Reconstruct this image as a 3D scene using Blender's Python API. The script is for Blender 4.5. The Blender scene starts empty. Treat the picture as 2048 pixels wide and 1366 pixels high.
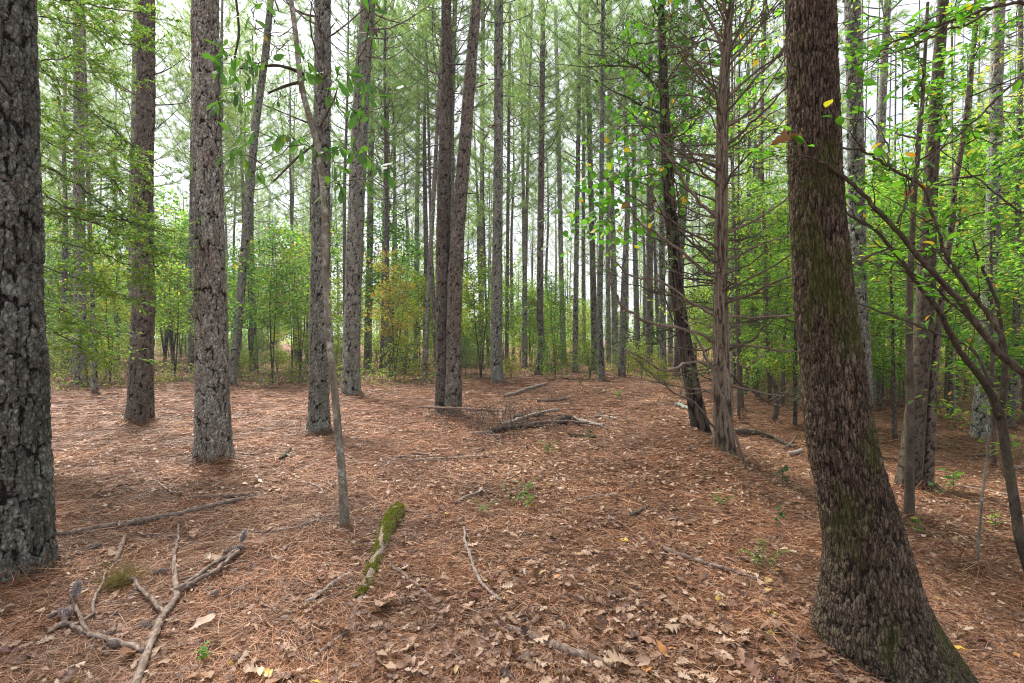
import bpy, math, random
import numpy as np
from mathutils import Vector, Matrix, Euler

rng = np.random.default_rng(11)
random.seed(11)
sc = bpy.context.scene
COL = sc.collection
R = math.radians

# ------------------------------------------------------------------ camera, sky, sun, exposure
CAM_Z = 1.5
F = 1024.0                       # focal length in photograph pixels (18 mm on 36 mm)
cam_d = bpy.data.cameras.new('camera')
cam_d.lens = 18.0
cam_d.sensor_width = 36.0
cam_d.clip_start = 0.05
cam_d.clip_end = 2000.0
cam = bpy.data.objects.new('camera', cam_d)
cam.location = (0, 0, CAM_Z)
cam.rotation_euler = (R(90), 0, 0)
COL.objects.link(cam)
sc.camera = cam

SUN_EL, SUN_AZ = 56.0, -38.0      # azimuth measured from +Y (ahead) towards +X
world = bpy.data.worlds.new('World')
sc.world = world
world.use_nodes = True
wn, wl = world.node_tree.nodes, world.node_tree.links
wn.clear()
w_out = wn.new('ShaderNodeOutputWorld')
w_bg = wn.new('ShaderNodeBackground')
w_sky = wn.new('ShaderNodeTexSky')
w_sky.sky_type = 'NISHITA'
w_sky.sun_disc = False
w_sky.sun_elevation = R(SUN_EL)
w_sky.sun_rotation = R(SUN_AZ)
w_sky.air_density = 1.0
w_sky.dust_density = 3.0
w_sky.ozone_density = 1.0
w_hsv = wn.new('ShaderNodeHueSaturation')
w_hsv.inputs['Saturation'].default_value = 0.34
w_hsv.inputs['Value'].default_value = 1.25
w_tc = wn.new('ShaderNodeTexCoord')
w_map = wn.new('ShaderNodeMapping')
w_map.inputs['Scale'].default_value = (1.6, 1.6, 3.2)
w_noise = wn.new('ShaderNodeTexNoise')
w_noise.inputs['Scale'].default_value = 2.2
w_noise.inputs['Detail'].default_value = 6.0
w_ramp = wn.new('ShaderNodeValToRGB')
w_ramp.color_ramp.elements[0].position = 0.36
w_ramp.color_ramp.elements[1].position = 0.62
w_mix = wn.new('ShaderNodeMix')
w_mix.data_type = 'RGBA'
w_mix.inputs['B'].default_value = (5.8, 5.95, 6.5, 1)     # bright thin cloud
wl.new(w_tc.outputs['Generated'], w_map.inputs['Vector'])
wl.new(w_map.outputs['Vector'], w_noise.inputs['Vector'])
wl.new(w_noise.outputs['Fac'], w_ramp.inputs['Fac'])
wl.new(w_sky.outputs['Color'], w_hsv.inputs['Color'])
wl.new(w_ramp.outputs['Color'], w_mix.inputs['Factor'])
wl.new(w_hsv.outputs['Color'], w_mix.inputs['A'])
wl.new(w_mix.outputs['Result'], w_bg.inputs['Color'])
w_bg.inputs['Strength'].default_value = 0.066
wl.new(w_bg.outputs['Background'], w_out.inputs['Surface'])

sun_d = bpy.data.lights.new('sun', 'SUN')
sun_d.energy = 4.5
sun_d.angle = R(22)
sun_d.color = (1.0, 0.96, 0.9)
sun = bpy.data.objects.new('sun', sun_d)
sun.rotation_euler = Euler((R(90 - SUN_EL), 0, R(180 - SUN_AZ)), 'XYZ')
sun.location = (0, 0, 40)
COL.objects.link(sun)

sc.view_settings.view_transform = 'Standard'
sc.view_settings.look = 'None'
sc.view_settings.gamma = 1.0
sc.view_settings.use_curve_mapping = False
sc.view_settings.exposure = 1.58
sc.render.engine = 'CYCLES'
sc.cycles.use_denoising = True
sc.cycles.denoising_prefilter = 'NONE'
sc.cycles.filter_width = 1.1
sc.cycles.denoiser = 'OPENIMAGEDENOISE'
sc.cycles.denoising_input_passes = 'RGB_ALBEDO_NORMAL'
sc.cycles.max_bounces = 6
sc.cycles.diffuse_bounces = 4
sc.cycles.glossy_bounces = 2
sc.cycles.transmission_bounces = 4
sc.cycles.use_adaptive_sampling = False
sc.render.film_transparent = False

# ------------------------------------------------------------------ numeric helpers
def hash2(i, j, seed=0):
    i = np.asarray(i).astype(np.int64)
    j = np.asarray(j).astype(np.int64)
    x = (i * 374761393 + j * 668265263 + seed * 974634397) & 0xFFFFFFFF
    x = ((x ^ (x >> 13)) * 1274126177) & 0xFFFFFFFF
    x = ((x ^ (x >> 15)) * 2246822519) & 0xFFFFFFFF
    x = x ^ (x >> 16)
    return (x & 0xFFFFFF) / float(0x1000000)

def vnoise(u, v, seed=0, wrap=0):
    i, j = np.floor(u), np.floor(v)
    fu, fv = u - i, v - j
    fu = fu * fu * (3 - 2 * fu)
    fv = fv * fv * (3 - 2 * fv)
    i1 = i + 1
    if wrap:
        i, i1 = np.mod(i, wrap), np.mod(i1, wrap)
    a, b = hash2(i, j, seed), hash2(i1, j, seed)
    c, d = hash2(i, j + 1, seed), hash2(i1, j + 1, seed)
    return (a * (1 - fu) + b * fu) * (1 - fv) + (c * (1 - fu) + d * fu) * fv

def fbm(u, v, seed=0, octaves=4):
    s, a, t = 0.0, 0.5, 0.0
    for k in range(octaves):
        s = s + a * vnoise(u * 2 ** k, v * 2 ** k, seed + k * 17)
        t += a
        a *= 0.5
    return s / t

def voronoi(u, v, wrap, seed=0):
    i, j = np.floor(u), np.floor(v)
    f1 = np.full(u.shape, 9.0)
    f2 = np.full(u.shape, 9.0)
    cid = np.zeros(u.shape)
    for di in (-1, 0, 1):
        for dj in (-1, 0, 1):
            ii = np.mod(i + di, wrap)
            jj = j + dj
            px = i + di + 0.08 + 0.84 * hash2(ii, jj, seed)
            py = jj + 0.08 + 0.84 * hash2(ii, jj, seed + 5)
            d = np.hypot(u - px, v - py)
            h = hash2(ii, jj, seed + 9)
            closer = d < f1
            f2 = np.where(closer, f1, np.minimum(f2, d))
            cid = np.where(closer, h, cid)
            f1 = np.where(closer, d, f1)
    return f1, f2, cid

def sstep(a, b, x):
    t = np.clip((x - a) / (b - a), 0, 1)
    return t * t * (3 - 2 * t)

# ------------------------------------------------------------------ terrain
def terrain(x, y):
    x = np.asarray(x, float)
    y = np.asarray(y, float)
    edge = 1.62 + 0.30 * (np.clip(y, 0, 14) - 3.0)
    drop = -0.62 * sstep(-0.35, 2.1, x - edge) * (1 - 0.75 * sstep(14, 34, y))
    crest = 0.20 * np.exp(-((x - edge + 0.75) / 0.8) ** 2) * sstep(4.0, 7, y) * (1 - sstep(14, 20, y))
    und = 0.16 * (fbm(x / 5.0 + 40, y / 5.0 + 40, 3, 3) - 0.5) * sstep(1.0, 7.0, y)
    small = 0.05 * (fbm(x / 0.7 + 90, y / 0.7 + 90, 8, 3) - 0.5)
    far = 0.012 * np.clip(y - 25, 0, 400)
    return drop + crest + und + small + far

def ground_at(px, py):
    """point of the ground seen at a photograph pixel"""
    k = (py - 683.0) / F
    d = CAM_Z / k
    for _ in range(40):
        z = float(terrain((px - 1024.0) / F * d, d))
        d = 0.5 * d + 0.5 * (CAM_Z - z) / k
    x = (px - 1024.0) / F * d
    return Vector((x, d, float(terrain(x, d))))

def at(px, py, d):
    return Vector(((px - 1024.0) / F * d, d, CAM_Z - (py - 683.0) / F * d))

# ------------------------------------------------------------------ mesh helpers
def build_mesh(name, V, polys, mats, midx=None, smooth=True, attrs=None):
    """polys: list of int arrays (n,3) or (n,4); midx: material index per entry of polys"""
    me = bpy.data.meshes.new(name)
    V = np.ascontiguousarray(V, dtype=np.float32)
    polys = [p for p in polys]
    midx = midx if midx is not None else [0] * len(polys)
    me.vertices.add(len(V))
    me.vertices.foreach_set('co', V.ravel())
    loops = np.concatenate([p.ravel() for p in polys]).astype(np.int32)
    sizes = np.concatenate([np.full(len(p), p.shape[1], np.int32) for p in polys])
    starts = np.zeros(len(sizes), np.int32)
    starts[1:] = np.cumsum(sizes)[:-1]
    me.loops.add(len(loops))
    me.loops.foreach_set('vertex_index', loops)
    me.polygons.add(len(sizes))
    me.polygons.foreach_set('loop_start', starts)
    try:
        me.polygons.foreach_set('loop_total', sizes)
    except Exception:
        pass
    mi = np.concatenate([np.full(len(p), m, np.int32) for p, m in zip(polys, midx)])
    for m in mats:
        me.materials.append(m)
    me.polygons.foreach_set('material_index', mi)
    me.polygons.foreach_set('use_smooth', np.full(len(sizes), smooth, dtype=bool))
    if attrs:
        for k, a in attrs.items():
            at_ = me.attributes.new(k, 'FLOAT', 'POINT')
            at_.data.foreach_set('value', np.ascontiguousarray(a, np.float32).ravel())
    me.update(calc_edges=True)
    return me

class Geo:
    def __init__(self):
        self.V, self.P, self.M, self.n = [], [], [], 0
    def add(self, V, polys, m=0):
        V = np.asarray(V, float)
        for p in polys:
            if len(p):
                self.P.append(np.asarray(p, np.int64) + self.n)
                self.M.append(m)
        self.V.append(V)
        self.n += len(V)
    def tube(self, pts, radii, sides=6, m=0, cap=True):
        V, q, t = tube(pts, radii, sides, cap)
        self.add(V, [q, t] if len(t) else [q], m)
    def mesh(self, name, mats, smooth=True):
        at_ = None
        if any(m.name.endswith(('bark', 'limb', 'twig', 'branch')) and not m.name.endswith('far_bark') for m in mats):
            rr = np.random.default_rng(self.n)
            at_ = {'bark': rr.uniform(0.15, 1.0, self.n), 'cell': rr.random(self.n)}
        return build_mesh(name, np.concatenate(self.V), self.P, mats, self.M, smooth, at_)

def tube(pts, radii, sides=6, cap=True):
    pts = np.asarray(pts, float)
    n = len(pts)
    radii = np.broadcast_to(np.asarray(radii, float), (n,))
    tan = np.gradient(pts, axis=0)
    tan /= np.linalg.norm(tan, axis=1)[:, None] + 1e-9
    ref = np.array([0.0, 0.0, 1.0]) if abs(tan[:, 2]).mean() < 0.8 else np.array([1.0, 0.0, 0.0])
    a = np.cross(tan, ref)
    a /= np.linalg.norm(a, axis=1)[:, None] + 1e-9
    b = np.cross(tan, a)
    th = np.linspace(0, 2 * math.pi, sides, endpoint=False)
    V = pts[:, None] + radii[:, None, None] * (np.cos(th)[None, :, None] * a[:, None] + np.sin(th)[None, :, None] * b[:, None])
    V = V.reshape(-1, 3)
    i = np.arange(n - 1)[:, None] * sides
    k = np.arange(sides)[None]
    k2 = (k + 1) % sides
    q = np.stack([i + k, i + k2, i + sides + k2, i + sides + k], -1).reshape(-1, 4)
    t = np.zeros((0, 3), int)
    if cap:
        V = np.concatenate([V, pts[:1], pts[-1:]])
        c0, c1 = n * sides, n * sides + 1
        kk = np.arange(sides)
        kk2 = (kk + 1) % sides
        t = np.concatenate([np.stack([kk2, kk, np.full(sides, c0)], -1),
                            np.stack([(n - 1) * sides + kk, (n - 1) * sides + kk2, np.full(sides, c1)], -1)])
    return V, q, t

def frames(D, N):
    """rotation matrices whose columns are the leaf axis, side and normal"""
    D = D / (np.linalg.norm(D, axis=1)[:, None] + 1e-9)
    Y = np.cross(N, D)
    Y /= np.linalg.norm(Y, axis=1)[:, None] + 1e-9
    Z = np.cross(D, Y)
    return np.stack([D, Y, Z], -1)

def scatter(tmpl, P, D, N, S):
    tv, tf = tmpl
    M = frames(D, N)
    V = np.einsum('nij,kj->nki', M, tv) * np.asarray(S)[:, None, None] + P[:, None]
    n, k = len(P), len(tv)
    Fs = [(f[None] + (np.arange(n) * k)[:, None, None]).reshape(-1, f.shape[1]) for f in tf]
    return V.reshape(-1, 3), Fs

def blade(stations, widths, curl=0.0, droop=0.0, fold=0.12, shift=None):
    """leaf template: x 0..1 along the midrib, y sideways, z up"""
    st = np.asarray(stations, float)
    w = np.asarray(widths, float)
    sh = np.zeros(len(st)) if shift is None else np.asarray(shift, float)
    V = []
    for t, ww, s in zip(st, w, sh):
        zc = -droop * t * t
        V += [(t + s, ww, zc + fold * ww + curl * ww * ww * 4), (t, 0, zc), (t + s, -ww, zc + fold * ww + curl * ww * ww * 4)]
    V = np.array(V)
    f = []
    for k in range(len(st) - 1):
        a = 3 * k
        f += [(a, a + 1, a + 4, a + 3), (a + 1, a + 2, a + 5, a + 4)]
    return V, [np.array(f)]

def jagged(tmpl, amt, seed):
    r = np.random.default_rng(seed)
    V = tmpl[0].copy()
    V[:, 2] += r.normal(0, amt, len(V))
    V[:, 1] += r.normal(0, amt * 0.35, len(V))
    return V, tmpl[1]

LEAF_MIN = (np.array([(0, 0, 0), (0.45, 0.24, 0.05), (1, 0, -0.1), (0.45, -0.24, 0.05)]), [np.array([(0, 1, 2), (0, 2, 3)])])
LEAF_WIDE = (np.array([(0, 0, 0), (0.36, 0.37, 0.06), (0.75, 0.22, 0.0), (1, 0, -0.12), (0.75, -0.22, 0.0), (0.36, -0.37, 0.06)]),
             [np.array([(0, 1, 2, 3), (0, 3, 4, 5)])])
LEAF_SLIM = (np.array([(0, 0, 0), (0.5, 0.18, 0.04), (1, 0, -0.06), (0.5, -0.18, 0.04)]), [np.array([(0, 1, 2), (0, 2, 3)])])
LEAF_OBOVATE = blade([0, .12, .3, .5, .7, .84, .94, 1], [.01, .035, .08, .135, .175, .155, .09, .01], -0.5, 0.30, 0.35)
LEAF_OVAL = blade([0, .1, .25, .45, .62, .78, .9, 1], [.01, .10, .20, .235, .20, .12, .05, .005], 0.1, 0.16, 0.18)
LEAF_BROAD = blade([0, .08, .22, .42, .62, .8, .92, 1], [.02, .20, .33, .36, .28, .15, .06, .005], -0.3, 0.35, 0.25)
LEAF_LOBED = blade([0, .14, .22, .32, .40, .50, .58, .70, .78, .9, 1.0],
                   [.02, .05, .19, .07, .28, .10, .36, .13, .27, .14, .05], 0.30, -0.12, 0.1,
                   [0, 0, .05, 0, .06, 0, .07, 0, .06, .03, 0])
LEAF_LOBED2 = blade([0, .16, .28, .38, .52, .62, .74, .86, 1.0],
                    [.02, .04, .24, .09, .36, .12, .30, .16, .03], -0.35, 0.16, -0.1,
                    [0, 0, .08, 0, .09, 0, .08, .03, 0])
LEAF_LITTER = blade([0, .25, .55, .8, 1], [.02, .2, .27, .17, .01], 0.5, -0.1, 0.1)
LEAF_CHIP = (np.array([(0, 0, 0), (0.3, 0.26, 0.10), (0.7, 0.2, -0.02), (1, 0, 0.12), (0.65, -0.24, 0.1), (0.3, -0.22, -0.03)]),
             [np.array([(0, 1, 2, 3), (0, 3, 4, 5)])])

def obj(name, me, parent=None, loc=(0, 0, 0)):
    o = bpy.data.objects.new(name, me)
    COL.objects.link(o)
    o.location = loc
    if parent is not None:
        o.parent = parent
    return o

def tag(o, label, cat, group=None):
    o['label'] = label
    o['category'] = cat
    if group:
        o['group'] = group
    return o

def thing(name, label, cat, loc=(0, 0, 0), group=None, rz=0.0, scale=1.0):
    o = bpy.data.objects.new(name, None)
    o.empty_display_size = 0.1
    COL.objects.link(o)
    o.location = loc
    o.rotation_euler = (0, 0, rz)
    o.scale = (scale, scale, scale)
    return tag(o, label, cat, group)

# ------------------------------------------------------------------ materials
class N:
    """small node-writing helper"""
    def __init__(self, name):
        self.m = bpy.data.materials.new(name)
        self.m.use_nodes = True
        self.t = self.m.node_tree
        self.t.nodes.clear()
        self.out = self.t.nodes.new('ShaderNodeOutputMaterial')
    def n(self, typ, **kw):
        x = self.t.nodes.new('ShaderNode' + typ)
        for k, v in kw.items():
            setattr(x, k, v)
        return x
    def l(self, a, b):
        self.t.links.new(a, b)
    def put(self, node, key, val):
        if hasattr(val, 'is_output'):
            self.l(val, node.inputs[key])
        else:
            node.inputs[key].default_value = val
    def mix(self, a, b, fac, mode='MIX'):
        x = self.n('Mix', data_type='RGBA', blend_type=mode)
        self.put(x, 0, fac)
        self.put(x, 6, a)
        self.put(x, 7, b)
        return x.outputs[2]
    def ramp(self, fac, stops, interp='LINEAR'):
        x = self.n('ValToRGB')
        x.color_ramp.interpolation = interp
        els = x.color_ramp.elements
        while len(els) < len(stops):
            els.new(0.5)
        for e, (p, c) in zip(els, stops):
            e.position = p
            e.color = c if len(c) == 4 else (*c, 1)
        self.l(fac, x.inputs[0])
        return x.outputs[0]
    def noise(self, vec, scale, detail=3.0, rough=0.55, dist=0.0):
        x = self.n('TexNoise')
        x.inputs['Scale'].default_value = scale
        x.inputs['Detail'].default_value = detail
        x.inputs['Roughness'].default_value = rough
        x.inputs['Distortion'].default_value = dist
        if vec is not None:
            self.l(vec, x.inputs['Vector'])
        return x.outputs['Fac']
    def mapped(self, scale=(1, 1, 1), coord='Object'):
        tc = self.n('TexCoord')
        mp = self.n('Mapping')
        mp.inputs['Scale'].default_value = scale
        self.l(tc.outputs[coord], mp.inputs['Vector'])
        return mp.outputs['Vector']
    def math(self, op, a, b=0.0):
        x = self.n('Math', operation=op)
        self.put(x, 0, a)
        self.put(x, 1, b)
        return x.outputs[0]
    def attr(self, name):
        x = self.n('Attribute', attribute_name=name)
        return x.outputs['Fac']
    def bump(self, h, strength, dist):
        x = self.n('Bump')
        x.inputs['Strength'].default_value = strength
        x.inputs['Distance'].default_value = dist
        self.l(h, x.inputs['Height'])
        return x.outputs['Normal']
    def surf(self, col, rough=0.85, normal=None, spec=0.25):
        b = self.n('BsdfPrincipled')
        self.put(b, 'Base Color', col)
        self.put(b, 'Roughness', rough)
        b.inputs['Specular IOR Level'].default_value = spec
        if normal is not None:
            self.l(normal, b.inputs['Normal'])
        self.l(b.outputs[0], self.out.inputs['Surface'])
        return self.m
    def rand(self):
        """a random number per loose piece and per object"""
        g = self.n('NewGeometry')
        o = self.n('ObjectInfo')
        return self.math('FRACT', self.math('ADD', g.outputs['Random Per Island'], o.outputs['Random']))

def c(h):
    """sRGB hex to linear"""
    v = [int(h[i:i + 2], 16) / 255 for i in (0, 2, 4)]
    return tuple(x / 12.92 if x <= 0.04045 else ((x + 0.055) / 1.055) ** 2.4 for x in v)

def mat_bark(name, crack, plates, lichen=None, lichen_amt=0.35, moss=None, moss_lo=0.55, fine=70.0, objvar=0.25, red=None, cr=(0.12, 0.46), braid=None):
    k = N(name)
    pos = k.mapped((1, 1, 1))
    stretched = k.mapped((1, 1, 0.35))
    n1 = k.noise(stretched, 9.0, 5, 0.65)
    n2 = k.noise(pos, fine, 5, 0.7)
    vf = k.n('TexVoronoi')
    vf.inputs['Scale'].default_value = 62.0
    k.l(k.mapped((1, 1, 0.5)), vf.inputs['Vector'])
    cell = k.attr('cell')
    h = k.attr('bark')
    sep = k.n('SeparateColor')
    k.l(vf.outputs['Color'], sep.inputs['Color'])
    f = k.math('ADD', k.math('ADD', k.math('MULTIPLY', cell, 0.36), k.math('MULTIPLY', n1, 0.42)), k.math('MULTIPLY', sep.outputs[0], 0.20))
    plate = k.ramp(f, plates)
    plate = k.mix(plate, k.ramp(n2, [(0.25, (0.12, 0.12, 0.12)), (0.75, (0.88, 0.88, 0.88))]), 0.55, 'OVERLAY')
    if red is not None:
        n5 = k.noise(stretched, 3.7, 5, 0.65)
        plate = k.mix(plate, (*red, 1), k.ramp(n5, [(0.52, (0, 0, 0)), (0.7, (0.7, 0.7, 0.7))]))
    if lichen is not None:
        n3 = k.noise(pos, 13.0, 6, 0.72)
        n3b = k.noise(pos, 1.3, 2)
        s = k.math('ADD', k.math('MULTIPLY', n3, 0.7), k.math('MULTIPLY', n3b, 0.4))
        e = 0.72 - 0.12 * lichen_amt
        plate = k.mix(plate, (*lichen, 1), k.ramp(s, [(e, (0, 0, 0)), (e + 0.08, (0.7, 0.7, 0.7))]))
    col = k.mix((*crack, 1), plate, k.ramp(h, [(cr[0], (0, 0, 0)), (cr[1], (1, 1, 1))]))
    fh = None
    if braid is not None:
        # fine broken fissures: (pieces per metre, lengthening, darkness)
        wv = k.n('TexNoise')
        wv.inputs['Scale'].default_value = braid[0] * 0.55
        wv.inputs['Detail'].default_value = 3.0
        tc = k.n('TexCoord')
        k.l(tc.outputs['Object'], wv.inputs['Vector'])
        off = k.n('VectorMath', operation='MULTIPLY_ADD')
        k.l(wv.outputs['Color'], off.inputs[0])
        off.inputs[1].default_value = (1.3 / braid[0],) * 3
        k.l(tc.outputs['Object'], off.inputs[2])
        mp = k.n('Mapping')
        mp.inputs['Scale'].default_value = (1, 1, braid[1])
        k.l(off.outputs[0], mp.inputs['Vector'])
        ve = k.n('TexVoronoi', feature='DISTANCE_TO_EDGE')
        ve.inputs['Scale'].default_value = braid[0]
        k.l(mp.outputs['Vector'], ve.inputs['Vector'])
        fh = k.ramp(ve.outputs['Distance'], [(0.0, (0, 0, 0)), (0.16, (1, 1, 1))])
        col = k.mix((*crack, 1), col, k.math('ADD', k.math('MULTIPLY', fh, braid[2]), 1 - braid[2]))
    if moss is not None:
        n4 = k.noise(k.mapped((1, 1, 0.5)), 3.3, 6, 0.7)
        col = k.mix(col, (*moss, 1), k.ramp(n4, [(moss_lo, (0, 0, 0)), (moss_lo + 0.14, (0.8, 0.8, 0.8))]))
    oi = k.n('ObjectInfo')
    hs = k.n('HueSaturation')
    k.l(k.math('ADD', k.math('MULTIPLY', oi.outputs['Random'], objvar * 2), 1 - objvar), hs.inputs['Value'])
    k.l(col, hs.inputs['Color'])
    nb = k.math('ADD', k.math('MULTIPLY', n2, 0.6), k.math('MULTIPLY', sep.outputs[1], 0.5))
    if fh is not None:
        nb = k.math('ADD', k.math('MULTIPLY', n2, 0.5), k.math('MULTIPLY', fh, 0.9))
    return k.surf(hs.outputs[0], 0.92, k.bump(nb, 0.8, 0.012), 0.12)

def mat_far_bark(name, dark, light):
    k = N(name)
    oi = k.n('ObjectInfo')
    v = k.n('TexVoronoi')
    v.feature = 'DISTANCE_TO_EDGE'
    v.inputs['Scale'].default_value = 9.0
    k.l(k.mapped((1, 1, 0.55)), v.inputs['Vector'])
    n1 = k.noise(k.mapped((1, 1, 0.3)), 6.0, 4)
    pl = k.ramp(n1, [(0.3, dark), (0.7, light)])
    col = k.mix((*[x * 0.35 for x in dark], 1), pl, k.ramp(v.outputs['Distance'], [(0.01, (0, 0, 0)), (0.13, (1, 1, 1))]))
    hs = k.n('HueSaturation')
    k.l(k.math('ADD', k.math('MULTIPLY', oi.outputs['Random'], 0.6), 0.7), hs.inputs['Value'])
    k.l(col, hs.inputs['Color'])
    return k.surf(hs.outputs[0], 0.95, k.bump(v.outputs['Distance'], 0.8, 0.03), 0.1)

def mat_leaf(name, stops, trans=0.45, gloss=0.35, objvar=0.0):
    k = N(name)
    col = k.ramp(k.rand(), stops)
    n = k.noise(k.mapped((1, 1, 1)), 35.0, 2)
    col = k.mix(col, (0.5, 0.5, 0.5, 1), k.math('MULTIPLY', n, 0.5), 'OVERLAY')
    if objvar:
        oi = k.n('ObjectInfo')
        hs = k.n('HueSaturation')
        k.l(k.math('ADD', k.math('MULTIPLY', oi.outputs['Random'], objvar * 2), 1 - objvar), hs.inputs['Value'])
        k.l(k.math('ADD', k.math('MULTIPLY', oi.outputs['Random'], -0.04), 0.515), hs.inputs['Hue'])
        k.l(col, hs.inputs['Color'])
        col = hs.outputs[0]
    p = k.n('BsdfPrincipled')
    k.l(col, p.inputs['Base Color'])
    p.inputs['Roughness'].default_value = 0.5
    p.inputs['Specular IOR Level'].default_value = gloss
    if trans <= 0:
        k.l(p.outputs[0], k.out.inputs['Surface'])
        return k.m
    t = k.n('BsdfTranslucent')
    tcol = k.mix(col, (1.0, 1.2, 0.6, 1), 1.0, 'MULTIPLY')
    br = k.n('HueSaturation')
    br.inputs['Value'].default_value = 1.55
    k.l(tcol, br.inputs['Color'])
    k.l(br.outputs[0], t.inputs['Color'])
    mx = k.n('MixShader')
    mx.inputs[0].default_value = trans
    k.l(p.outputs[0], mx.inputs[1])
    k.l(t.outputs[0], mx.inputs[2])
    k.l(mx.outputs[0], k.out.inputs['Surface'])
    return k.m

M = {}
M['pine_bark'] = mat_bark('pine_bark', (0.018, 0.013, 0.011),
    [(0.25, (0.1299, 0.1215, 0.1027)), (0.45, (0.2413, 0.2314, 0.1976)), (0.58, (0.3899, 0.3849, 0.3341)), (0.75, (0.7054, 0.7249, 0.6317))],
    lichen=(0.33, 0.36, 0.31), lichen_amt=0.5, red=(0.16, 0.085, 0.06), braid=(34.0, 0.55, 0.5))
M['grey_pine_bark'] = mat_bark('grey_pine_bark', (0.018, 0.013, 0.011),
    [(0.25, (0.1189, 0.1153, 0.0975)), (0.45, (0.2086, 0.2063, 0.1748)), (0.58, (0.3288, 0.3316, 0.2849)), (0.75, (0.5889, 0.6142, 0.5335))],
    lichen=(0.36, 0.42, 0.35), lichen_amt=1.05, braid=(34.0, 0.5, 0.5))
M['old_pine_bark'] = mat_bark('old_pine_bark', (0.018, 0.013, 0.011),
    [(0.25, (0.0778, 0.0755, 0.0638)), (0.45, (0.1365, 0.1351, 0.1144)), (0.58, (0.2152, 0.217, 0.1865)), (0.75, (0.3855, 0.402, 0.3492))],
    lichen=(0.36, 0.42, 0.35), lichen_amt=1.05, braid=(34.0, 0.5, 0.5))
M['dark_pine_bark'] = mat_bark('dark_pine_bark', (0.022, 0.015, 0.013),
    [(0.25, (0.106, 0.09, 0.0742)), (0.5, (0.2035, 0.1783, 0.1469)), (0.72, (0.3959, 0.368, 0.313))],
    lichen=(0.30, 0.34, 0.29), lichen_amt=0.1, red=(0.15, 0.075, 0.05), braid=(34.0, 0.5, 0.5))
M['oak_bark'] = mat_bark('oak_bark', (0.016, 0.012, 0.009),
    [(0.2, (0.0653, 0.0489, 0.0327)), (0.5, (0.124, 0.0949, 0.0661)), (0.8, (0.231, 0.1844, 0.134))],
    lichen=(0.17, 0.18, 0.13), lichen_amt=0.3, moss=(0.062, 0.078, 0.013), moss_lo=0.52, objvar=0.03, red=(0.115, 0.082, 0.056), cr=(0.02, 0.34), braid=(66.0, 0.17, 0.75))
M['brown_oak_bark'] = mat_bark('brown_oak_bark', (0.035, 0.028, 0.02),
    [(0.2, (0.0618, 0.0495, 0.0351)), (0.5, (0.1082, 0.0866, 0.0618)), (0.8, (0.1752, 0.1443, 0.1082))],
    lichen=(0.26, 0.28, 0.22), lichen_amt=0.5, moss=(0.07, 0.08, 0.02), moss_lo=0.6, objvar=0.15)
M['cedar_bark'] = mat_bark('cedar_bark', (0.040, 0.026, 0.019),
    [(0.2, (0.1023, 0.0779, 0.0529)), (0.5, (0.1877, 0.1531, 0.1093)), (0.8, (0.3129, 0.2781, 0.2092))], objvar=0.05, red=(0.17, 0.11, 0.08), cr=(0.0, 0.3))
M['dark_cedar_bark'] = mat_bark('dark_cedar_bark', (0.02, 0.014, 0.011),
    [(0.2, (0.0688, 0.0525, 0.0425)), (0.5, (0.1187, 0.0912, 0.0725)), (0.8, (0.2, 0.1562, 0.125))],
    lichen=(0.2, 0.22, 0.17), lichen_amt=0.3)
M['smooth_bark'] = mat_bark('smooth_bark', (0.05, 0.043, 0.033),
    [(0.2, (0.1181, 0.1046, 0.0803)), (0.5, (0.1996, 0.1794, 0.1416)), (0.8, (0.3558, 0.3287, 0.268))],
    lichen=(0.55, 0.60, 0.52), lichen_amt=1.25, moss=(0.05, 0.055, 0.02), moss_lo=0.58, objvar=0.12)
M['dark_branch'] = mat_bark('dark_branch', (0.03, 0.023, 0.017),
    [(0.2, (0.045, 0.036, 0.027)), (0.5, (0.085, 0.070, 0.052)), (0.8, (0.15, 0.13, 0.10))], moss=(0.06, 0.065, 0.02), moss_lo=0.55, objvar=0.25)
M['dead_limb'] = mat_bark('dead_limb', (0.05, 0.038, 0.029),
    [(0.2, (0.0908, 0.0677, 0.0512)), (0.5, (0.165, 0.1279, 0.099)), (0.8, (0.297, 0.2475, 0.2021))], objvar=0.4)
M['pale_twig'] = mat_bark('pale_twig', (0.12, 0.088, 0.07),
    [(0.2, (0.20, 0.15, 0.125)), (0.5, (0.31, 0.25, 0.215)), (0.8, (0.46, 0.40, 0.36))], lichen=(0.42, 0.48, 0.42), lichen_amt=0.7, objvar=0.2)
M['fork_bark'] = mat_bark('fork_bark', (0.09, 0.06, 0.045), [(0.2, (0.13, 0.092, 0.072)), (0.5, (0.24, 0.18, 0.145)), (0.8, (0.42, 0.34, 0.29))], objvar=0.05)
M['log_bark'] = mat_bark('log_bark', (0.06, 0.04, 0.03),
    [(0.2, (0.13, 0.085, 0.065)), (0.5, (0.22, 0.155, 0.125)), (0.8, (0.33, 0.26, 0.22))], lichen=(0.36, 0.46, 0.38), lichen_amt=0.7, objvar=0.2)
M['twig_brown'] = N('twig_brown').surf((0.17, 0.115, 0.085, 1), 0.9)
M['far_bark'] = mat_far_bark('far_bark', (0.13, 0.108, 0.10), (0.28, 0.245, 0.232))
M['brown_far_bark'] = mat_far_bark('brown_far_bark', (0.07, 0.056, 0.042), (0.15, 0.122, 0.094))

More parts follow.
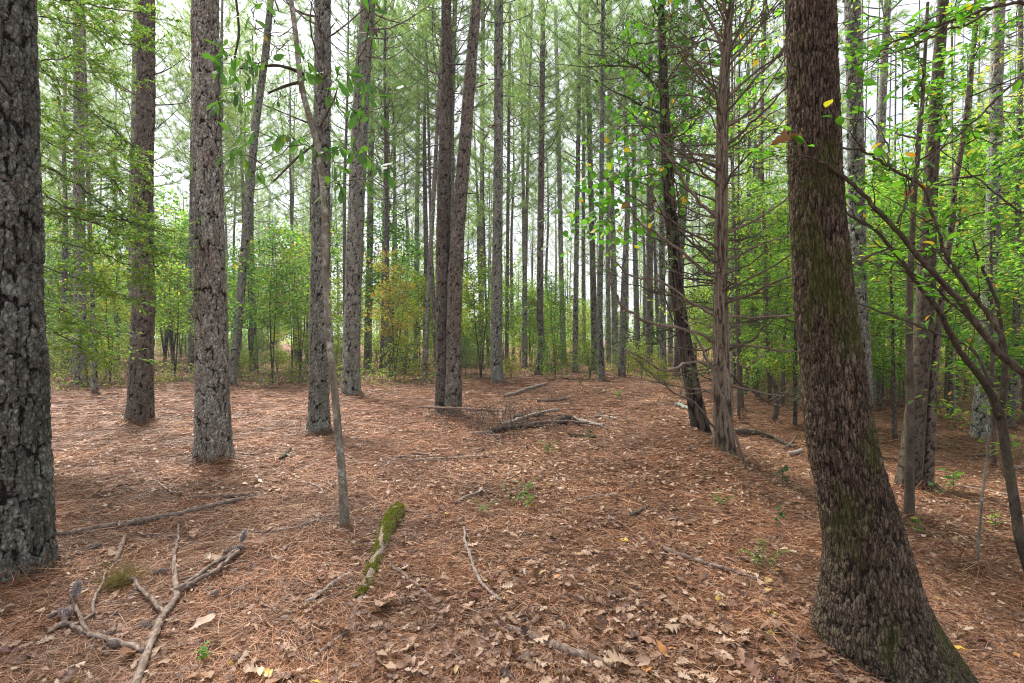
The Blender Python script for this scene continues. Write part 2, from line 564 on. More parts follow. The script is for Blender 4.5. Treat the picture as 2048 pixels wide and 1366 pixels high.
M['needles'] = mat_leaf('needles', [(0.0, (0.115, 0.185, 0.072)), (0.45, (0.175, 0.255, 0.105)), (0.8, (0.235, 0.31, 0.145)), (0.97, (0.29, 0.32, 0.12)), (1.0, (0.36, 0.24, 0.1))], 0.5, 0.3, 0.2)
M['green_leaf'] = mat_leaf('green_leaf', [(0.0, (0.055, 0.135, 0.026)), (0.3, (0.1, 0.215, 0.034)), (0.65, (0.17, 0.3, 0.044)), (0.88, (0.25, 0.36, 0.05)), (0.95, (0.38, 0.38, 0.055)), (1.0, (0.44, 0.19, 0.05))], 0.55, 0.3, 0.2)
M['yellow_leaf'] = mat_leaf('yellow_leaf', [(0.0, (0.14, 0.24, 0.03)), (0.5, (0.25, 0.33, 0.04)), (0.8, (0.4, 0.4, 0.045)), (0.95, (0.48, 0.34, 0.04)), (1.0, (0.45, 0.19, 0.04))], 0.5, 0.3, 0.2)
M['orange_leaf'] = mat_leaf('orange_leaf', [(0.0, (0.14, 0.22, 0.035)), (0.5, (0.26, 0.28, 0.045)), (0.8, (0.4, 0.3, 0.045)), (1.0, (0.4, 0.15, 0.04))], 0.45, 0.3, 0.15)
M['sapling_leaf'] = mat_leaf('sapling_leaf', [(0.0, (0.04, 0.12, 0.02)), (0.5, (0.07, 0.175, 0.027)), (0.97, (0.12, 0.23, 0.035)), (0.993, (0.2, 0.28, 0.04)), (1.0, (0.4, 0.26, 0.03))], 0.4, 0.45)
M['bright_leaf'] = mat_leaf('bright_leaf', [(0.0, (0.07, 0.19, 0.02)), (0.6, (0.11, 0.27, 0.025)), (0.94, (0.17, 0.33, 0.035)), (0.965, (0.5, 0.38, 0.03)), (1.0, (0.46, 0.17, 0.03))], 0.5, 0.35)
M['spray_leaf'] = mat_leaf('spray_leaf', [(0.0, (0.09, 0.18, 0.03)), (0.5, (0.145, 0.25, 0.04)), (0.88, (0.22, 0.3, 0.05)), (0.95, (0.38, 0.33, 0.05)), (1.0, (0.36, 0.19, 0.06))], 0.55, 0.3)
M['cedar_foliage'] = mat_leaf('cedar_foliage', [(0.0, (0.039, 0.075, 0.034)), (0.6, (0.072, 0.12, 0.049)), (1.0, (0.124, 0.156, 0.065))], 0.25, 0.2)
def patchy(m, scale, lo, hi):
    nt = m.node_tree
    p = next(n for n in nt.nodes if n.type == 'BSDF_PRINCIPLED')
    src = p.inputs['Base Color'].links[0].from_socket
    tc, nz, mr, mx = nt.nodes.new('ShaderNodeTexCoord'), nt.nodes.new('ShaderNodeTexNoise'), nt.nodes.new('ShaderNodeMapRange'), nt.nodes.new('ShaderNodeHueSaturation')
    nz.inputs['Scale'].default_value = scale
    nz.inputs['Detail'].default_value = 4.0
    mr.inputs['From Min'].default_value, mr.inputs['From Max'].default_value = 0.36, 0.64
    mr.inputs['To Min'].default_value, mr.inputs['To Max'].default_value = lo, hi
    nt.links.new(tc.outputs['Object'], nz.inputs['Vector'])
    nt.links.new(nz.outputs['Fac'], mr.inputs['Value'])
    nt.links.new(mr.outputs['Result'], mx.inputs['Value'])
    nt.links.new(src, mx.inputs['Color'])
    nt.links.new(mx.outputs['Color'], p.inputs['Base Color'])
M['fern_leaf'] = mat_leaf('fern_leaf', [(0.0, (0.06, 0.14, 0.03)), (1.0, (0.15, 0.26, 0.05))], 0.4, 0.3)
M['litter_needle'] = mat_leaf('litter_needle', [(0.0, (0.06, 0.025, 0.014)), (0.25, (0.17, 0.071, 0.034)), (0.55, (0.33, 0.146, 0.07)), (0.8, (0.47, 0.232, 0.12)), (1.0, (0.64, 0.41, 0.26))], 0.0, 0.3)
M['litter_leaf'] = mat_leaf('litter_leaf', [(0.0, (0.07, 0.034, 0.026)), (0.25, (0.15, 0.078, 0.05)), (0.55, (0.25, 0.138, 0.085)), (0.8, (0.35, 0.215, 0.14)), (0.94, (0.47, 0.335, 0.24)), (0.985, (0.54, 0.41, 0.31)), (1.0, (0.46, 0.28, 0.07))], 0.12, 0.3)
patchy(M['litter_needle'], 1.1, 0.55, 1.2)
patchy(M['litter_leaf'], 1.6, 0.65, 1.2)
for nm, stops in (('tan', [(0, (0.34, 0.215, 0.14)), (1, (0.52, 0.38, 0.28))]), ('brown', [(0, (0.20, 0.10, 0.065)), (1, (0.36, 0.20, 0.125))]),
                  ('maroon', [(0, (0.075, 0.025, 0.026)), (1, (0.15, 0.055, 0.05))]), ('orange', [(0, (0.42, 0.16, 0.05)), (1, (0.52, 0.25, 0.09))]),
                  ('gold', [(0, (0.55, 0.36, 0.06)), (1, (0.60, 0.46, 0.12))])):
    M['fallen_' + nm] = mat_leaf('fallen_' + nm, stops, 0.1, 0.35)
M['cone_scale'] = mat_leaf('cone_scale', [(0, (0.20, 0.15, 0.13)), (0.6, (0.38, 0.31, 0.28)), (1, (0.56, 0.49, 0.45))], 0.0, 0.2)
M['moss'] = mat_leaf('moss', [(0, (0.085, 0.095, 0.014)), (0.5, (0.17, 0.18, 0.024)), (0.85, (0.27, 0.265, 0.04)), (1, (0.26, 0.16, 0.07))], 0.25, 0.15)
M['dead_tuft'] = mat_leaf('dead_tuft', [(0, (0.12, 0.105, 0.035)), (0.6, (0.20, 0.165, 0.06)), (1, (0.28, 0.16, 0.07))], 0.2, 0.2)

def mat_ground():
    k = N('forest_floor')
    p = k.mapped((1, 1, 1))
    warp = k.n('TexNoise')
    warp.inputs['Scale'].default_value = 1.4
    k.l(p, warp.inputs['Vector'])
    # three needle directions made of stretched noise, mixed by patches
    lay = []
    for ang, sd in ((0.4, 1), (1.5, 2), (2.5, 3)):
        mp = k.n('Mapping')
        tc = k.n('TexCoord')
        mp.inputs['Rotation'].default_value = (0, 0, ang)
        mp.inputs['Scale'].default_value = (9, 150, 9)
        mp.inputs['Location'].default_value = (sd * 7.3, sd, 0)
        k.l(tc.outputs['Object'], mp.inputs['Vector'])
        lay.append(k.noise(mp.outputs['Vector'], 1.0, 3, 0.6, 0.35))
    mx = k.math('MAXIMUM', k.math('MAXIMUM', lay[0], lay[1]), lay[2])
    col = k.ramp(mx, [(0.42, (0.055, 0.027, 0.019)), (0.55, (0.18, 0.086, 0.052)), (0.66, (0.31, 0.158, 0.096)), (0.8, (0.46, 0.27, 0.175))])
    big = k.noise(p, 0.9, 4, 0.6)
    col = k.mix(col, (0.135, 0.062, 0.04, 1), k.ramp(big, [(0.45, (0, 0, 0)), (0.72, (0.7, 0.7, 0.7))]))
    v = k.n('TexVoronoi')
    v.inputs['Scale'].default_value = 9.0
    v.inputs['Randomness'].default_value = 1.0
    k.l(p, v.inputs['Vector'])
    spot = k.ramp(v.outputs['Distance'], [(0.16, (1, 1, 1)), (0.26, (0, 0, 0))])
    sel = k.ramp(k.math('MULTIPLY', spot, v.outputs['Color']), [(0.55, (0, 0, 0)), (0.62, (0.8, 0.8, 0.8))])
    col = k.mix(col, (0.46, 0.31, 0.22, 1), sel)
    return k.surf(col, 0.9, k.bump(mx, 0.8, 0.03), 0.15)
M['ground'] = mat_ground()

# ------------------------------------------------------------------ ground sheet
def stretch(lo, hi, n_core, core, n_out):
    c0 = np.linspace(-core, core, n_core)
    step = c0[1] - c0[0]
    def out(lim):
        g, s, x = [], step, core
        while x < lim:
            s *= 1.09
            x += s
            g.append(x)
        return np.array(g)
    return np.concatenate([-out(-lo)[::-1], c0, out(hi)])
gx = stretch(-280, 280, 170, 6.0, 0)
gy = stretch(-60, 380, 170, 6.0, 0) + 6.0
GX, GY = np.meshgrid(gx, gy)
GZ = terrain(GX, GY)
nx, ny = len(gx), len(gy)
ii = np.arange(ny - 1)[:, None] * nx + np.arange(nx - 1)[None]
quads = np.stack([ii, ii + 1, ii + nx + 1, ii + nx], -1).reshape(-1, 4)
ground = obj('ground', build_mesh('ground', np.stack([GX, GY, GZ], -1).reshape(-1, 3), [quads], [M['ground']]))
ground['kind'] = 'structure'
ground['label'] = 'forest floor covered in rust brown pine needles'

# ------------------------------------------------------------------ trunks
TRUNK_SPOTS = []        # (x, y, r) taken ground
def smooth_path(zs, vals, zq, win):
    v = np.interp(zq, zs, vals)
    if win > 1 and len(v) > win * 2:
        kk = np.hanning(win + 2)[1:-1]
        kk /= kk.sum()
        pad = np.concatenate([2 * v[0] - v[win:0:-1], v, 2 * v[-1] - v[-2:-win - 2:-1]])
        v = np.convolve(pad, kk, 'same')[win:-win]
    return v

def wfbm(u, v, wrap, seed, octs=3):
    t, a, tot = 0.0, 1.0, 0.0
    for k in range(octs):
        t = t + a * (vnoise(u * 2 ** k, v * 2 ** k, seed + 13 * k, wrap * 2 ** k) - 0.5)
        tot += a
        a *= 0.55
    return t / tot

def bark_field(kind, th, s, circ, seed):
    """relief 0..1 and piece number for bark, th 0..1 round the stem and s in metres along it"""
    cw, chh = {'pine': (0.066, 0.30), 'oak': (0.017, 0.15), 'cedar': (0.016, 0.60)}.get(kind, (0.05, 0.06))
    wrap = max(4, int(round(circ / cw)))
    u = th * wrap
    v = s / chh
    if kind == 'pine':
        # long plates between deep upright furrows, each broken into flaking scales
        jag = wfbm(u * 3, v * 9, wrap * 3, seed + 50, 3)
        uu = u + 0.75 * wfbm(u, v * 1.5, wrap, seed + 1, 3) + 0.42 * jag
        vv = v + 0.5 * wfbm(u, v * 2, wrap, seed + 2, 3) + 0.20 * wfbm(u * 3, v * 9, wrap * 3, seed + 60, 2)
        f1, f2, cid = voronoi(uu, vv, wrap, seed)
        e = f2 - f1
        gap = 0.07 + 0.24 * vnoise(u, v * 2, seed + 7, wrap)
        crack = sstep(0.0, gap, e)
        g1, g2, cid2 = voronoi(uu * 2 + 0.3, vv * 4.6 + 0.25 * jag, wrap * 2, seed + 20)
        k1, k2, cid3 = voronoi(uu * 4 + 0.1 + 0.5 * jag, vv * 11, wrap * 4, seed + 30)
        st2 = 0.25 + 0.75 * sstep(0.35, 0.65, vnoise(u * 2, v * 5, seed + 70, wrap * 2))
        edge2 = 1 - (1 - sstep(0.0, 0.16, g2 - g1)) * st2
        h = crack * (0.42 + 0.26 * cid + 0.34 * cid2 + 0.16 * cid3) * (0.45 + 0.55 * edge2) + 0.26 * wfbm(u * 8, v * 22, wrap * 8, seed + 33, 3) * crack
        cid = 0.3 * cid + 0.4 * cid2 + 0.3 * cid3
    elif kind == 'oak':
        jag = wfbm(u * 2, v * 6, wrap * 2, seed + 50, 3)
        uu = u + 0.9 * wfbm(u, v * 1.3, wrap, seed + 1, 3) + 0.5 * jag
        vv = v + 0.6 * wfbm(u, v * 2, wrap, seed + 2, 3)
        f1, f2, cid = voronoi(uu, vv, wrap, seed)
        e = f2 - f1
        gap = 0.12 + 0.45 * vnoise(u, v * 1.5, seed + 15, wrap)
        g1, g2, cid2 = voronoi(uu + 0.4, vv * 4.2, wrap, seed + 20)
        h = sstep(0.0, gap, e) * (0.55 + 0.3 * cid + 0.25 * cid2) * (0.6 + 0.4 * sstep(0.0, 0.2, g2 - g1)) + 0.3 * wfbm(u * 4, v * 12, wrap * 4, seed + 9, 2)
        cid = 0.5 * cid + 0.5 * cid2
    elif kind == 'cedar':
        uu = u + 1.2 * wfbm(u, v * 2, wrap, seed + 1, 3)
        f1, f2, cid = voronoi(uu, v + 0.5 * wfbm(u, v, wrap, seed + 3, 2), wrap, seed)
        h = sstep(0.0, 0.5, f2 - f1) * (0.4 + 0.6 * cid)
    else:
        h = 0.55 + 0.9 * wfbm(u, v, wrap, seed + 4, 3)
        cid = vnoise(u, v * 0.5, seed + 6, wrap)
    return np.clip(h, 0, 1.2), cid

AMP = {'pine': 0.026, 'oak': 0.013, 'cedar': 0.009, 'smooth': 0.003}

def trunk_mesh(name, zs, xs, ys, rs, kind, mat, d, seed, base, flare=0.25, vis_top=None, amp=None, res=1.25, flare_h=0.16, lobes=5):
    """a bark-covered stem through (xs, ys) at heights zs with radii rs; rings are level. Mesh local to base."""
    zs, xs, ys, rs = map(lambda a: np.asarray(a, float), (zs, xs, ys, rs))
    step = res * d / 512.0
    step = float(np.clip(step, 0.0056, 0.08))
    zb, zt = zs[0], zs[-1]
    vis = min(zt, vis_top if vis_top is not None else CAM_Z + 0.70 * d)
    zq = np.arange(zb, max(vis, zb + step * 3), step)
    if zt > vis + 0.3:
        zq = np.concatenate([zq, np.linspace(zq[-1] + 0.3, zt, max(3, int((zt - vis) / 0.7)))])
    win = max(3, int(0.22 / step) | 1)
    nfine = int((zq <= vis).sum())
    def q(vals):
        a = np.interp(zq, zs, vals)
        a[:nfine] = smooth_path(zs, vals, zq[:nfine], min(win, max(3, nfine // 4) | 1))
        return a
    X, Y, RR = q(xs), q(ys), q(rs)
    rmean = float(np.interp(CAM_Z, zq, RR))
    nu = int(np.clip(2 * math.pi * rmean / step, 10, 300))
    th = np.arange(nu) / nu
    TH, S = np.meshgrid(th, zq)
    h, cid = bark_field(kind, TH, S + seed * 3.7, 2 * math.pi * rmean, seed)
    a = AMP[kind] if amp is None else amp
    a = np.minimum(a, RR * 0.25)[:, None]
    fl = flare * np.exp(-np.clip(zq - base[2], 0, 9) / flare_h)[:, None]
    lob = 0.55 + 0.45 * np.sin(TH * 2 * math.pi * lobes + seed)
    ov = 1 + 0.05 * (vnoise(TH * 4, S * 2.2, seed + 40, 4) - 0.5) * 2
    rad = RR[:, None] * (1 + fl * lob) * ov + (h - 0.6) * a
    ang = TH * 2 * math.pi - math.pi / 2 + math.pi          # seam away from the camera
    V = np.stack([X[:, None] + rad * np.cos(ang), Y[:, None] + rad * np.sin(ang), S], -1).reshape(-1, 3) - np.asarray(base)[None]
    n = len(zq)
    i = np.arange(n - 1)[:, None] * nu
    k = np.arange(nu)[None]
    k2 = (k + 1) % nu
    qd = np.stack([i + k, i + k2, i + nu + k2, i + nu + k], -1).reshape(-1, 4)
    top = len(V)
    V = np.concatenate([V, [[X[-1] - base[0], Y[-1] - base[1], zq[-1] + RR[-1] - base[2]]]])
    kk = np.arange(nu)
    t = np.stack([(n - 1) * nu + kk, (n - 1) * nu + (kk + 1) % nu, np.full(nu, top)], -1)
    return build_mesh(name, V, [qd, t], [mat], [0, 0], True,
                      {'bark': np.append(h.ravel(), 0.5), 'cell': np.append(cid.ravel(), 0.5)})

def px_trunk(path, d, base_z, zmax=None, rtop=0.03, lean=None):
    """path: [(py, cx, width)] bottom to top, in photograph pixels at distance d"""
    zs, xs, rs = [], [], []
    for py, cx, w in path:
        zs.append(CAM_Z - (py - 683.0) / F * d)
        xs.append((cx - 1024.0) / F * d)
        rs.append(w / 2.0 / F * d * math.cos(math.atan((cx - 1024.0) / F)))      # a stem off the axis looks wider
    if zs[0] > base_z - 0.12:
        zs.insert(0, base_z - 0.15)
        xs.insert(0, xs[0] + (xs[0] - xs[1]) * 0.2 if len(xs) > 1 else xs[0])
        rs.insert(0, rs[0] * 1.03)
    if zmax is not None and zs[-1] < zmax - 1:
        k = max(1, len(xs) - 1)
        sl = 0.5 * (xs[-1] - xs[k - 1]) / max(0.3, zs[-1] - zs[k - 1])
        z0, x0, r0 = zs[-1], xs[-1], rs[-1]
        for f in (0.35, 0.7, 1.0):
            z = z0 + (zmax - z0) * f
            zs.append(z)
            xs.append(x0 + sl * (z - z0) * (1 - 0.5 * f))
            rs.append(max(rtop, r0 + (rtop - r0) * f))
    return np.array(zs), np.array(xs), np.array(rs)

# ------------------------------------------------------------------ pine crowns (four, shared by every pine)
def pine_crown(seed, length=8.5, reach=2.3, dead=18):
    r = np.random.default_rng(seed)
    g = Geo()
    TP, TD = [], []
    nl = 44
    for k in range(nl + dead):
        is_dead = k >= nl
        if is_dead:
            z = -length - 4.5 * r.random() ** 0.8
            L = r.uniform(0.3, 1.3)
            up = r.uniform(0.1, 1.0)
        else:
            t = (k + 0.5) / nl
            z = -length * (1 - t) ** 0.85
            L = reach * (0.35 + 0.75 * (1 - t) ** 0.7) * r.uniform(0.7, 1.15) * (0.6 + 0.4 * min(1, (1 - t) * 4))
            if t < 0.2:
                L *= r.uniform(0.5, 1.0)
            up = r.uniform(0.25, 0.9) + 0.7 * t
        az = k * 2.39996 + r.normal(0, 0.4)
        n = 6
        s = np.linspace(0, 1, n)
        dirx = np.array([math.cos(az), math.sin(az), 0])
        side = np.array([-math.sin(az), math.cos(az), 0])
        P = np.array([0, 0, z]) + s[:, None] * L * dirx + (s ** 1.6)[:, None] * L * up * np.array([0, 0, 1]) + (np.sin(s * 3 + r.random() * 6) * 0.09 * L)[:, None] * side
        rb = 0.008 + 0.009 * L
        g.tube(P, rb * (1 - 0.8 * s), 4, 0, False)
        if is_dead:
            if r.random() < 0.7:
                q = P[3]
                e = q + (dirx * 0.5 + side * r.normal(0, 0.7) + np.array([0, 0, r.uniform(0, 0.5)])) * L * 0.4
                g.tube([q, (q + e) / 2 + 0.02, e], [rb * 0.4, rb * 0.3, rb * 0.12], 3, 0, False)
            continue
        nt = int(5 + L * 5)
        for m in range(nt):
            f = 0.38 + 0.62 * (m + r.random()) / nt
            p = np.array([np.interp(f, s, P[:, a]) for a in range(3)])
            off = side * r.normal(0, 0.36) + dirx * r.uniform(0.0, 0.35) + np.array([0, 0, r.uniform(-0.08, 0.38)])
            q = p + off * (0.45 + 0.35 * L * (1 - f) + 0.15)
            if r.random() < 0.75:
                g.tube([p, (p + q) / 2 + r.normal(0, 0.02, 3), q], [0.009, 0.007, 0.004], 3, 0, False)
            dd = (q - p)
            dd = dd / (np.linalg.norm(dd) + 1e-6) + np.array([0, 0, 0.45])
            TP.append(q)
            TD.append(dd / np.linalg.norm(dd))
            if r.random() < 0.5:
                TP.append((p + q) / 2)
                TD.append(dd / np.linalg.norm(dd))
    TP, TD = np.array(TP), np.array(TD)
    nn = 34
    P = np.repeat(TP, nn, 0)
    D = np.repeat(TD, nn, 0) * 0.55 + r.normal(0, 0.55, (len(P), 3))
    D /= np.linalg.norm(D, axis=1)[:, None]
    P = P - np.repeat(TD, nn, 0) * r.uniform(0, 0.16, (len(P), 1))
    Nn = r.normal(0, 1, (len(P), 3))
    tmpl = (np.array([(0, 0.020, 0), (0, -0.020, 0), (1.0, 0.0, -0.12)]), [np.array([(0, 1, 2)])])
    V, Fs = scatter(tmpl, P, D, Nn, r.uniform(0.15, 0.25, len(P)))
    g.add(V, Fs, 1)
    return g.mesh('pine_crown', [M['far_bark'], M['needles']])
CROWNS = [pine_crown(100 + k, 8.4 + 0.8 * (k % 3), 2.3 + 0.3 * (k % 2)) for k in range(4)]

def pine_trunk_proto(seed, H=18.5, r0=0.125):
    r = np.random.default_rng(seed)
    z = np.linspace(-0.25, H, 26)
    x = 0.05 * np.sin(z / 3.1 + seed) + 0.12 * (vnoise(z / 4.0, z * 0 + seed, 5) - 0.5)
    y = 0.05 * np.cos(z / 2.7 + seed)
    x -= np.interp(0, z, x)
    y -= np.interp(0, z, y)
    rr = r0 * (1 - 0.80 * np.clip(z / H, 0, 1) ** 1.15) * (1 + 0.25 * np.exp(-np.clip(z, 0, 9) / 0.18))
    g = Geo()
    g.tube(np.stack([x, y, z], -1), rr, 9, 0)
    for _ in range(9):
        zz = r.uniform(2.0, H * 0.55)
        az = r.uniform(0, 6.28)
        L = r.uniform(0.08, 0.7)
        b = np.array([np.interp(zz, z, x), np.interp(zz, z, y), zz])
        e = b + np.array([math.cos(az), math.sin(az), r.uniform(0.0, 0.5)]) * L
        g.tube([b, (b + e) / 2 + np.array([0, 0, 0.02]), e], [0.014, 0.011, 0.005], 4, 0, False)
    return g.mesh('pine_trunk', [M['far_bark']])
TRUNKS = [pine_trunk_proto(30 + k) for k in range(5)]
H0 = 18.5

# ------------------------------------------------------------------ pines one can tell apart, near to far
pine_no = [0]
def pine(label, path, base=None, d=None, mat='pine_bark', kind='pine', group='pines of the near stand', H=None, flare=0.25, crown=True, stubs=None, name='pine_tree', res=1.5, flare_h=0.16):
    pine_no[0] += 1
    sd = pine_no[0]
    r = np.random.default_rng(500 + sd)
    if base is not None:
        g = ground_at(*base)
        rad = path[0][2] / 2 / F * g.y
        d = g.y + rad * 0.6 if d is None else d
    bx = (np.interp(-(base[1] if base else path[0][0]), [-p[0] for p in path], [p[1] for p in path]) - 1024) / F * d
    bz = float(terrain(bx, d))
    H = H or r.uniform(17.5, 20.5)
    zs, xs, rs = px_trunk(path, d, bz, bz + H)
    ys = np.full(len(zs), d) + 0.02 * (zs - bz) * r.normal(0, 1)
    b = (float(bx), float(d), bz)
    t = thing(name, label, 'tree', b, group)
    obj('trunk', trunk_mesh('trunk', zs, xs, ys, rs, kind, M[mat], d, sd, b, flare, res=res, flare_h=flare_h), t)
    TRUNK_SPOTS.append((b[0], b[1], float(rs[1])))
    if crown:
        cme = CROWNS[sd % 4]
        co = obj('crown', cme, t, (xs[-1] - b[0], ys[-1] - b[1], zs[-1] - b[2]))
        co.rotation_euler = (0, 0, r.uniform(0, 6.28))
        s = r.uniform(0.85, 1.1)
        co.scale = (s, s, s)
    for (py, side, L, dz) in (stubs or []):
        z = CAM_Z - (py - 683.0) / F * d
        x0, r0 = np.interp(z, zs, xs), np.interp(z, zs, rs)
        p0 = np.array([x0 + side * r0 * 0.6 - b[0], -r0 * 0.5, z - b[2]])
        e = p0 + np.array([side * L, -0.12 * L, dz])
        m_ = (p0 + e) / 2 + np.array([0, 0, -0.12 * L + 0.02])
        gg = Geo()
        gg.tube([p0, m_, e], [0.018, 0.013, 0.006], 6)
        obj('dead_stub', gg.mesh('dead_stub', [M['dead_limb']]), t)
    return t

pine('thick dark pine trunk with deep plated bark cut off by the picture edge',
     [(1175, 16, 210), (1120, 15, 204), (1000, 14, 190), (860, 13, 180), (683, 10, 166), (500, 6, 158), (340, 2, 152), (0, -4, 148)], base=(60, 1172), mat='old_pine_bark', flare=0.12)
pine('reddish brown pine standing behind the small-leaved sprays left of the big flaky pine',
     [(850, 280, 60), (800, 281, 54), (720, 284, 49), (600, 288, 47), (400, 287, 40), (200, 292, 38), (0, 293, 36)], base=(279, 846), mat='dark_pine_bark', flare=0.2, stubs=[(537, -1, 0.12, 0.02)])
pine('stout flaky-barked pine alone on bare needles, second thickest pine',
     [(930, 428, 84), (900, 428, 78), (860, 428, 74), (800, 428, 70), (683, 428, 66), (500, 428, 62), (300, 429, 57), (0, 431, 52)], base=(428, 926), mat='pine_bark', flare=0.12)
pine('grey pine close behind the slender leafy sapling',
     [(870, 638, 48), (820, 638, 44), (683, 638, 38), (500, 642, 38), (300, 645, 36), (150, 648, 33), (0, 648, 32)], base=(638, 868), mat='grey_pine_bark', flare=0.12, stubs=[(70, 1, 0.14, 0.16)])
pine('lichen-flecked pine bowed to the right beside the leafy sapling',
     [(790, 703, 40), (740, 703, 36), (683, 704, 34), (600, 707, 33), (500, 712, 34), (380, 717, 33), (300, 722, 33), (200, 727, 31), (100, 735, 30), (0, 743, 28)], base=(703, 790), mat='grey_pine_bark', flare=0.12,
     stubs=[(470, 1, 0.5, 0.08), (200, 1, 0.75, 0.9), (60, 1, 0.7, 0.9), (270, 1, 0.3, 0.1)])
pine('left stem of the twin pine that splits at the brush heap',
     [(838, 888, 38), (760, 888, 33), (683, 887, 29), (500, 886, 28), (340, 889, 26), (150, 894, 22), (0, 893, 19)], base=(888, 832), mat='dark_pine_bark', flare=0.08)
pine('right stem of the twin pine, leaning right as it rises',
     [(838, 906, 34), (760, 908, 32), (683, 907, 29), (560, 909, 29), (400, 919, 26), (200, 934, 24), (80, 943, 21), (0, 950, 19)], base=(908, 834), mat='dark_pine_bark', flare=0.08,
     stubs=[(522, 1, 0.22, 0.06), (388, 1, 0.3, 0.0)])
pine('straight grey pine to the right of the twin pine',
     [(767, 995, 28), (740, 994, 24), (683, 993, 22), (500, 995, 20), (300, 997, 18), (0, 998, 17)], base=(995, 765), mat='grey_pine_bark', flare=0.15,
     stubs=[(140, 1, 0.6, 1.4), (60, 1, 0.6, 1.5)])
pine('slim pine with a crooked dark foot, middle of the clearing edge',
     [(752, 1076, 18), (730, 1078, 16), (700, 1084, 15), (670, 1083, 14), (640, 1080, 14), (500, 1081, 13), (150, 1085, 11), (0, 1087, 10)], base=(1077, 752), mat='dark_pine_bark', flare=0.1)
pine('broad pine half hidden behind the mossy leaning oak',
     [(860, 1722, 48), (700, 1719, 40), (569, 1712, 36), (300, 1704, 34), (200, 1701, 33), (0, 1693, 32)], d=9.6, mat='grey_pine_bark')
pine('grey pine seen just right of the leaning oak',
     [(802, 1745, 32), (760, 1746, 29), (600, 1748, 25), (300, 1755, 19), (0, 1768, 14)], base=(1745, 801), mat='pine_bark')
pine('big plated pine near the right edge behind the forked sapling',
     [(884, 1961, 50), (840, 1964, 43), (763, 1968, 39), (569, 1976, 33), (364, 1980, 30), (200, 1981, 27), (0, 1985, 24)], base=(1961, 882), mat='pine_bark', flare=0.2)
pine('narrow dark pine close to the right edge',
     [(862, 2020, 19), (640, 2034, 16), (450, 2038, 14), (0, 2046, 11)], base=(2020, 861), mat='dark_pine_bark')
pine('thin bare pine stem in front of the yellowing shrubs on the left',
     [(792, 190, 15), (740, 190, 13), (600, 186, 11), (400, 180, 9), (0, 170, 8)], base=(190, 790), mat='pine_bark')
pine('broad pale pine back among the left shrubs',
     [(760, 160, 34), (683, 162, 29), (500, 166, 24), (250, 171, 21), (0, 174, 18)], d=17.5, mat='grey_pine_bark')
pine('slim pine in the gap left of the flaky pine',
     [(748, 384, 21), (700, 384, 18), (500, 384, 16), (0, 386, 14)], base=(384, 746), mat='pine_bark')
pine('slender pine leaning right behind the flaky pine',
     [(775, 462, 22), (683, 473, 19), (480, 490, 17), (250, 510, 16), (100, 531, 15), (0, 540, 13)], base=(464, 772), mat='grey_pine_bark')
pine('pine behind the reddish pine, showing as a strip on its left',
     [(745, 262, 16), (500, 262, 15), (0, 264, 12)], base=(262, 752), mat='grey_pine_bark')
pine('pine right of the bowed lichen-flecked pine',
     [(740, 771, 19), (650, 770, 16), (300, 773, 12), (0, 769, 10)], base=(771, 738), mat='pine_bark')

def slim(label, path, base, mat='pine_bark', **kw):
    return pine(label, path, base=base, mat=mat, group='slim pines across the clearing', res=1.3, **kw)
slim('slim pine behind and left of the yellowing shrub', [(740, 735, 16), (500, 740, 13), (0, 747, 10)], (735, 737), 'grey_pine_bark')
slim('hair-thin pine stem among orange leaves', [(725, 793, 9), (400, 790, 7), (0, 785, 6)], (793, 727))
slim('thin pine stem left of the twin pine', [(720, 831, 10), (400, 835, 9), (0, 840, 7)], (831, 727))
slim('thin pine pole leaning right just left of the twin pine', [(730, 850, 10), (550, 860, 9), (300, 875, 8), (0, 893, 6)], (850, 762))
slim('pine stem showing between the two stems of the twin pine', [(740, 905, 11), (250, 903, 10), (0, 910, 9)], (904, 757))
slim('dark thin pine between twin pine and straight grey pine', [(720, 962, 12), (500, 963, 10), (0, 966, 8)], (963, 722), 'dark_pine_bark')
slim('thin dark pine against the right side of the straight grey pine', [(745, 1013, 8), (500, 1015, 7), (0, 1020, 6)], (1013, 745), 'dark_pine_bark')
slim('slim pine, left fork of the pole that splits in two', [(738, 1048, 10), (550, 1049, 9), (300, 1045, 6), (0, 1039, 5)], (1048, 737))
slim('slim pine, right fork of the pole that splits in two', [(738, 1051, 8), (550, 1051, 7), (300, 1056, 6), (0, 1064, 5)], (1051, 737))
slim('pine pole two to the right of the crooked-footed pine', [(727, 1127, 13), (550, 1123, 10), (250, 1118, 9), (0, 1112, 7)], (1127, 727))
slim('straight pole pine right of the clearing centre', [(747, 1150, 12), (500, 1153, 10), (200, 1158, 8), (0, 1160, 7)], (1150, 745))
slim('thin pine in the gap after the straight pole pine', [(715, 1168, 9), (500, 1167, 8), (0, 1170, 6)], (1168, 723))
slim('dark pine touching the left side of the frontmost pole', [(740, 1190, 14), (500, 1185, 12), (200, 1178, 10), (0, 1174, 8)], (1190, 740), 'dark_pine_bark')
slim('frontmost slim pole of the right-hand cluster', [(763, 1203, 15), (640, 1199, 12), (500, 1202, 10), (0, 1206, 8)], (1203, 763), 'grey_pine_bark')
slim('pale thin pine right behind the frontmost pole', [(727, 1217, 11), (500, 1215, 9), (0, 1219, 7)], (1217, 727), 'grey_pine_bark')
slim('upright pine filling the gap before the vine-hung cedar', [(737, 1231, 16), (640, 1229, 13), (400, 1222, 11), (0, 1213, 9)], (1231, 735))
slim('faint grey pine at the far edge of the needle carpet', [(720, 1253, 9), (0, 1250, 6)], (1253, 722), 'grey_pine_bark')
slim('grey pine left of the arching dead cedar limbs', [(735, 1276, 13), (500, 1272, 10), (0, 1270, 8)], (1276, 734), 'grey_pine_bark')
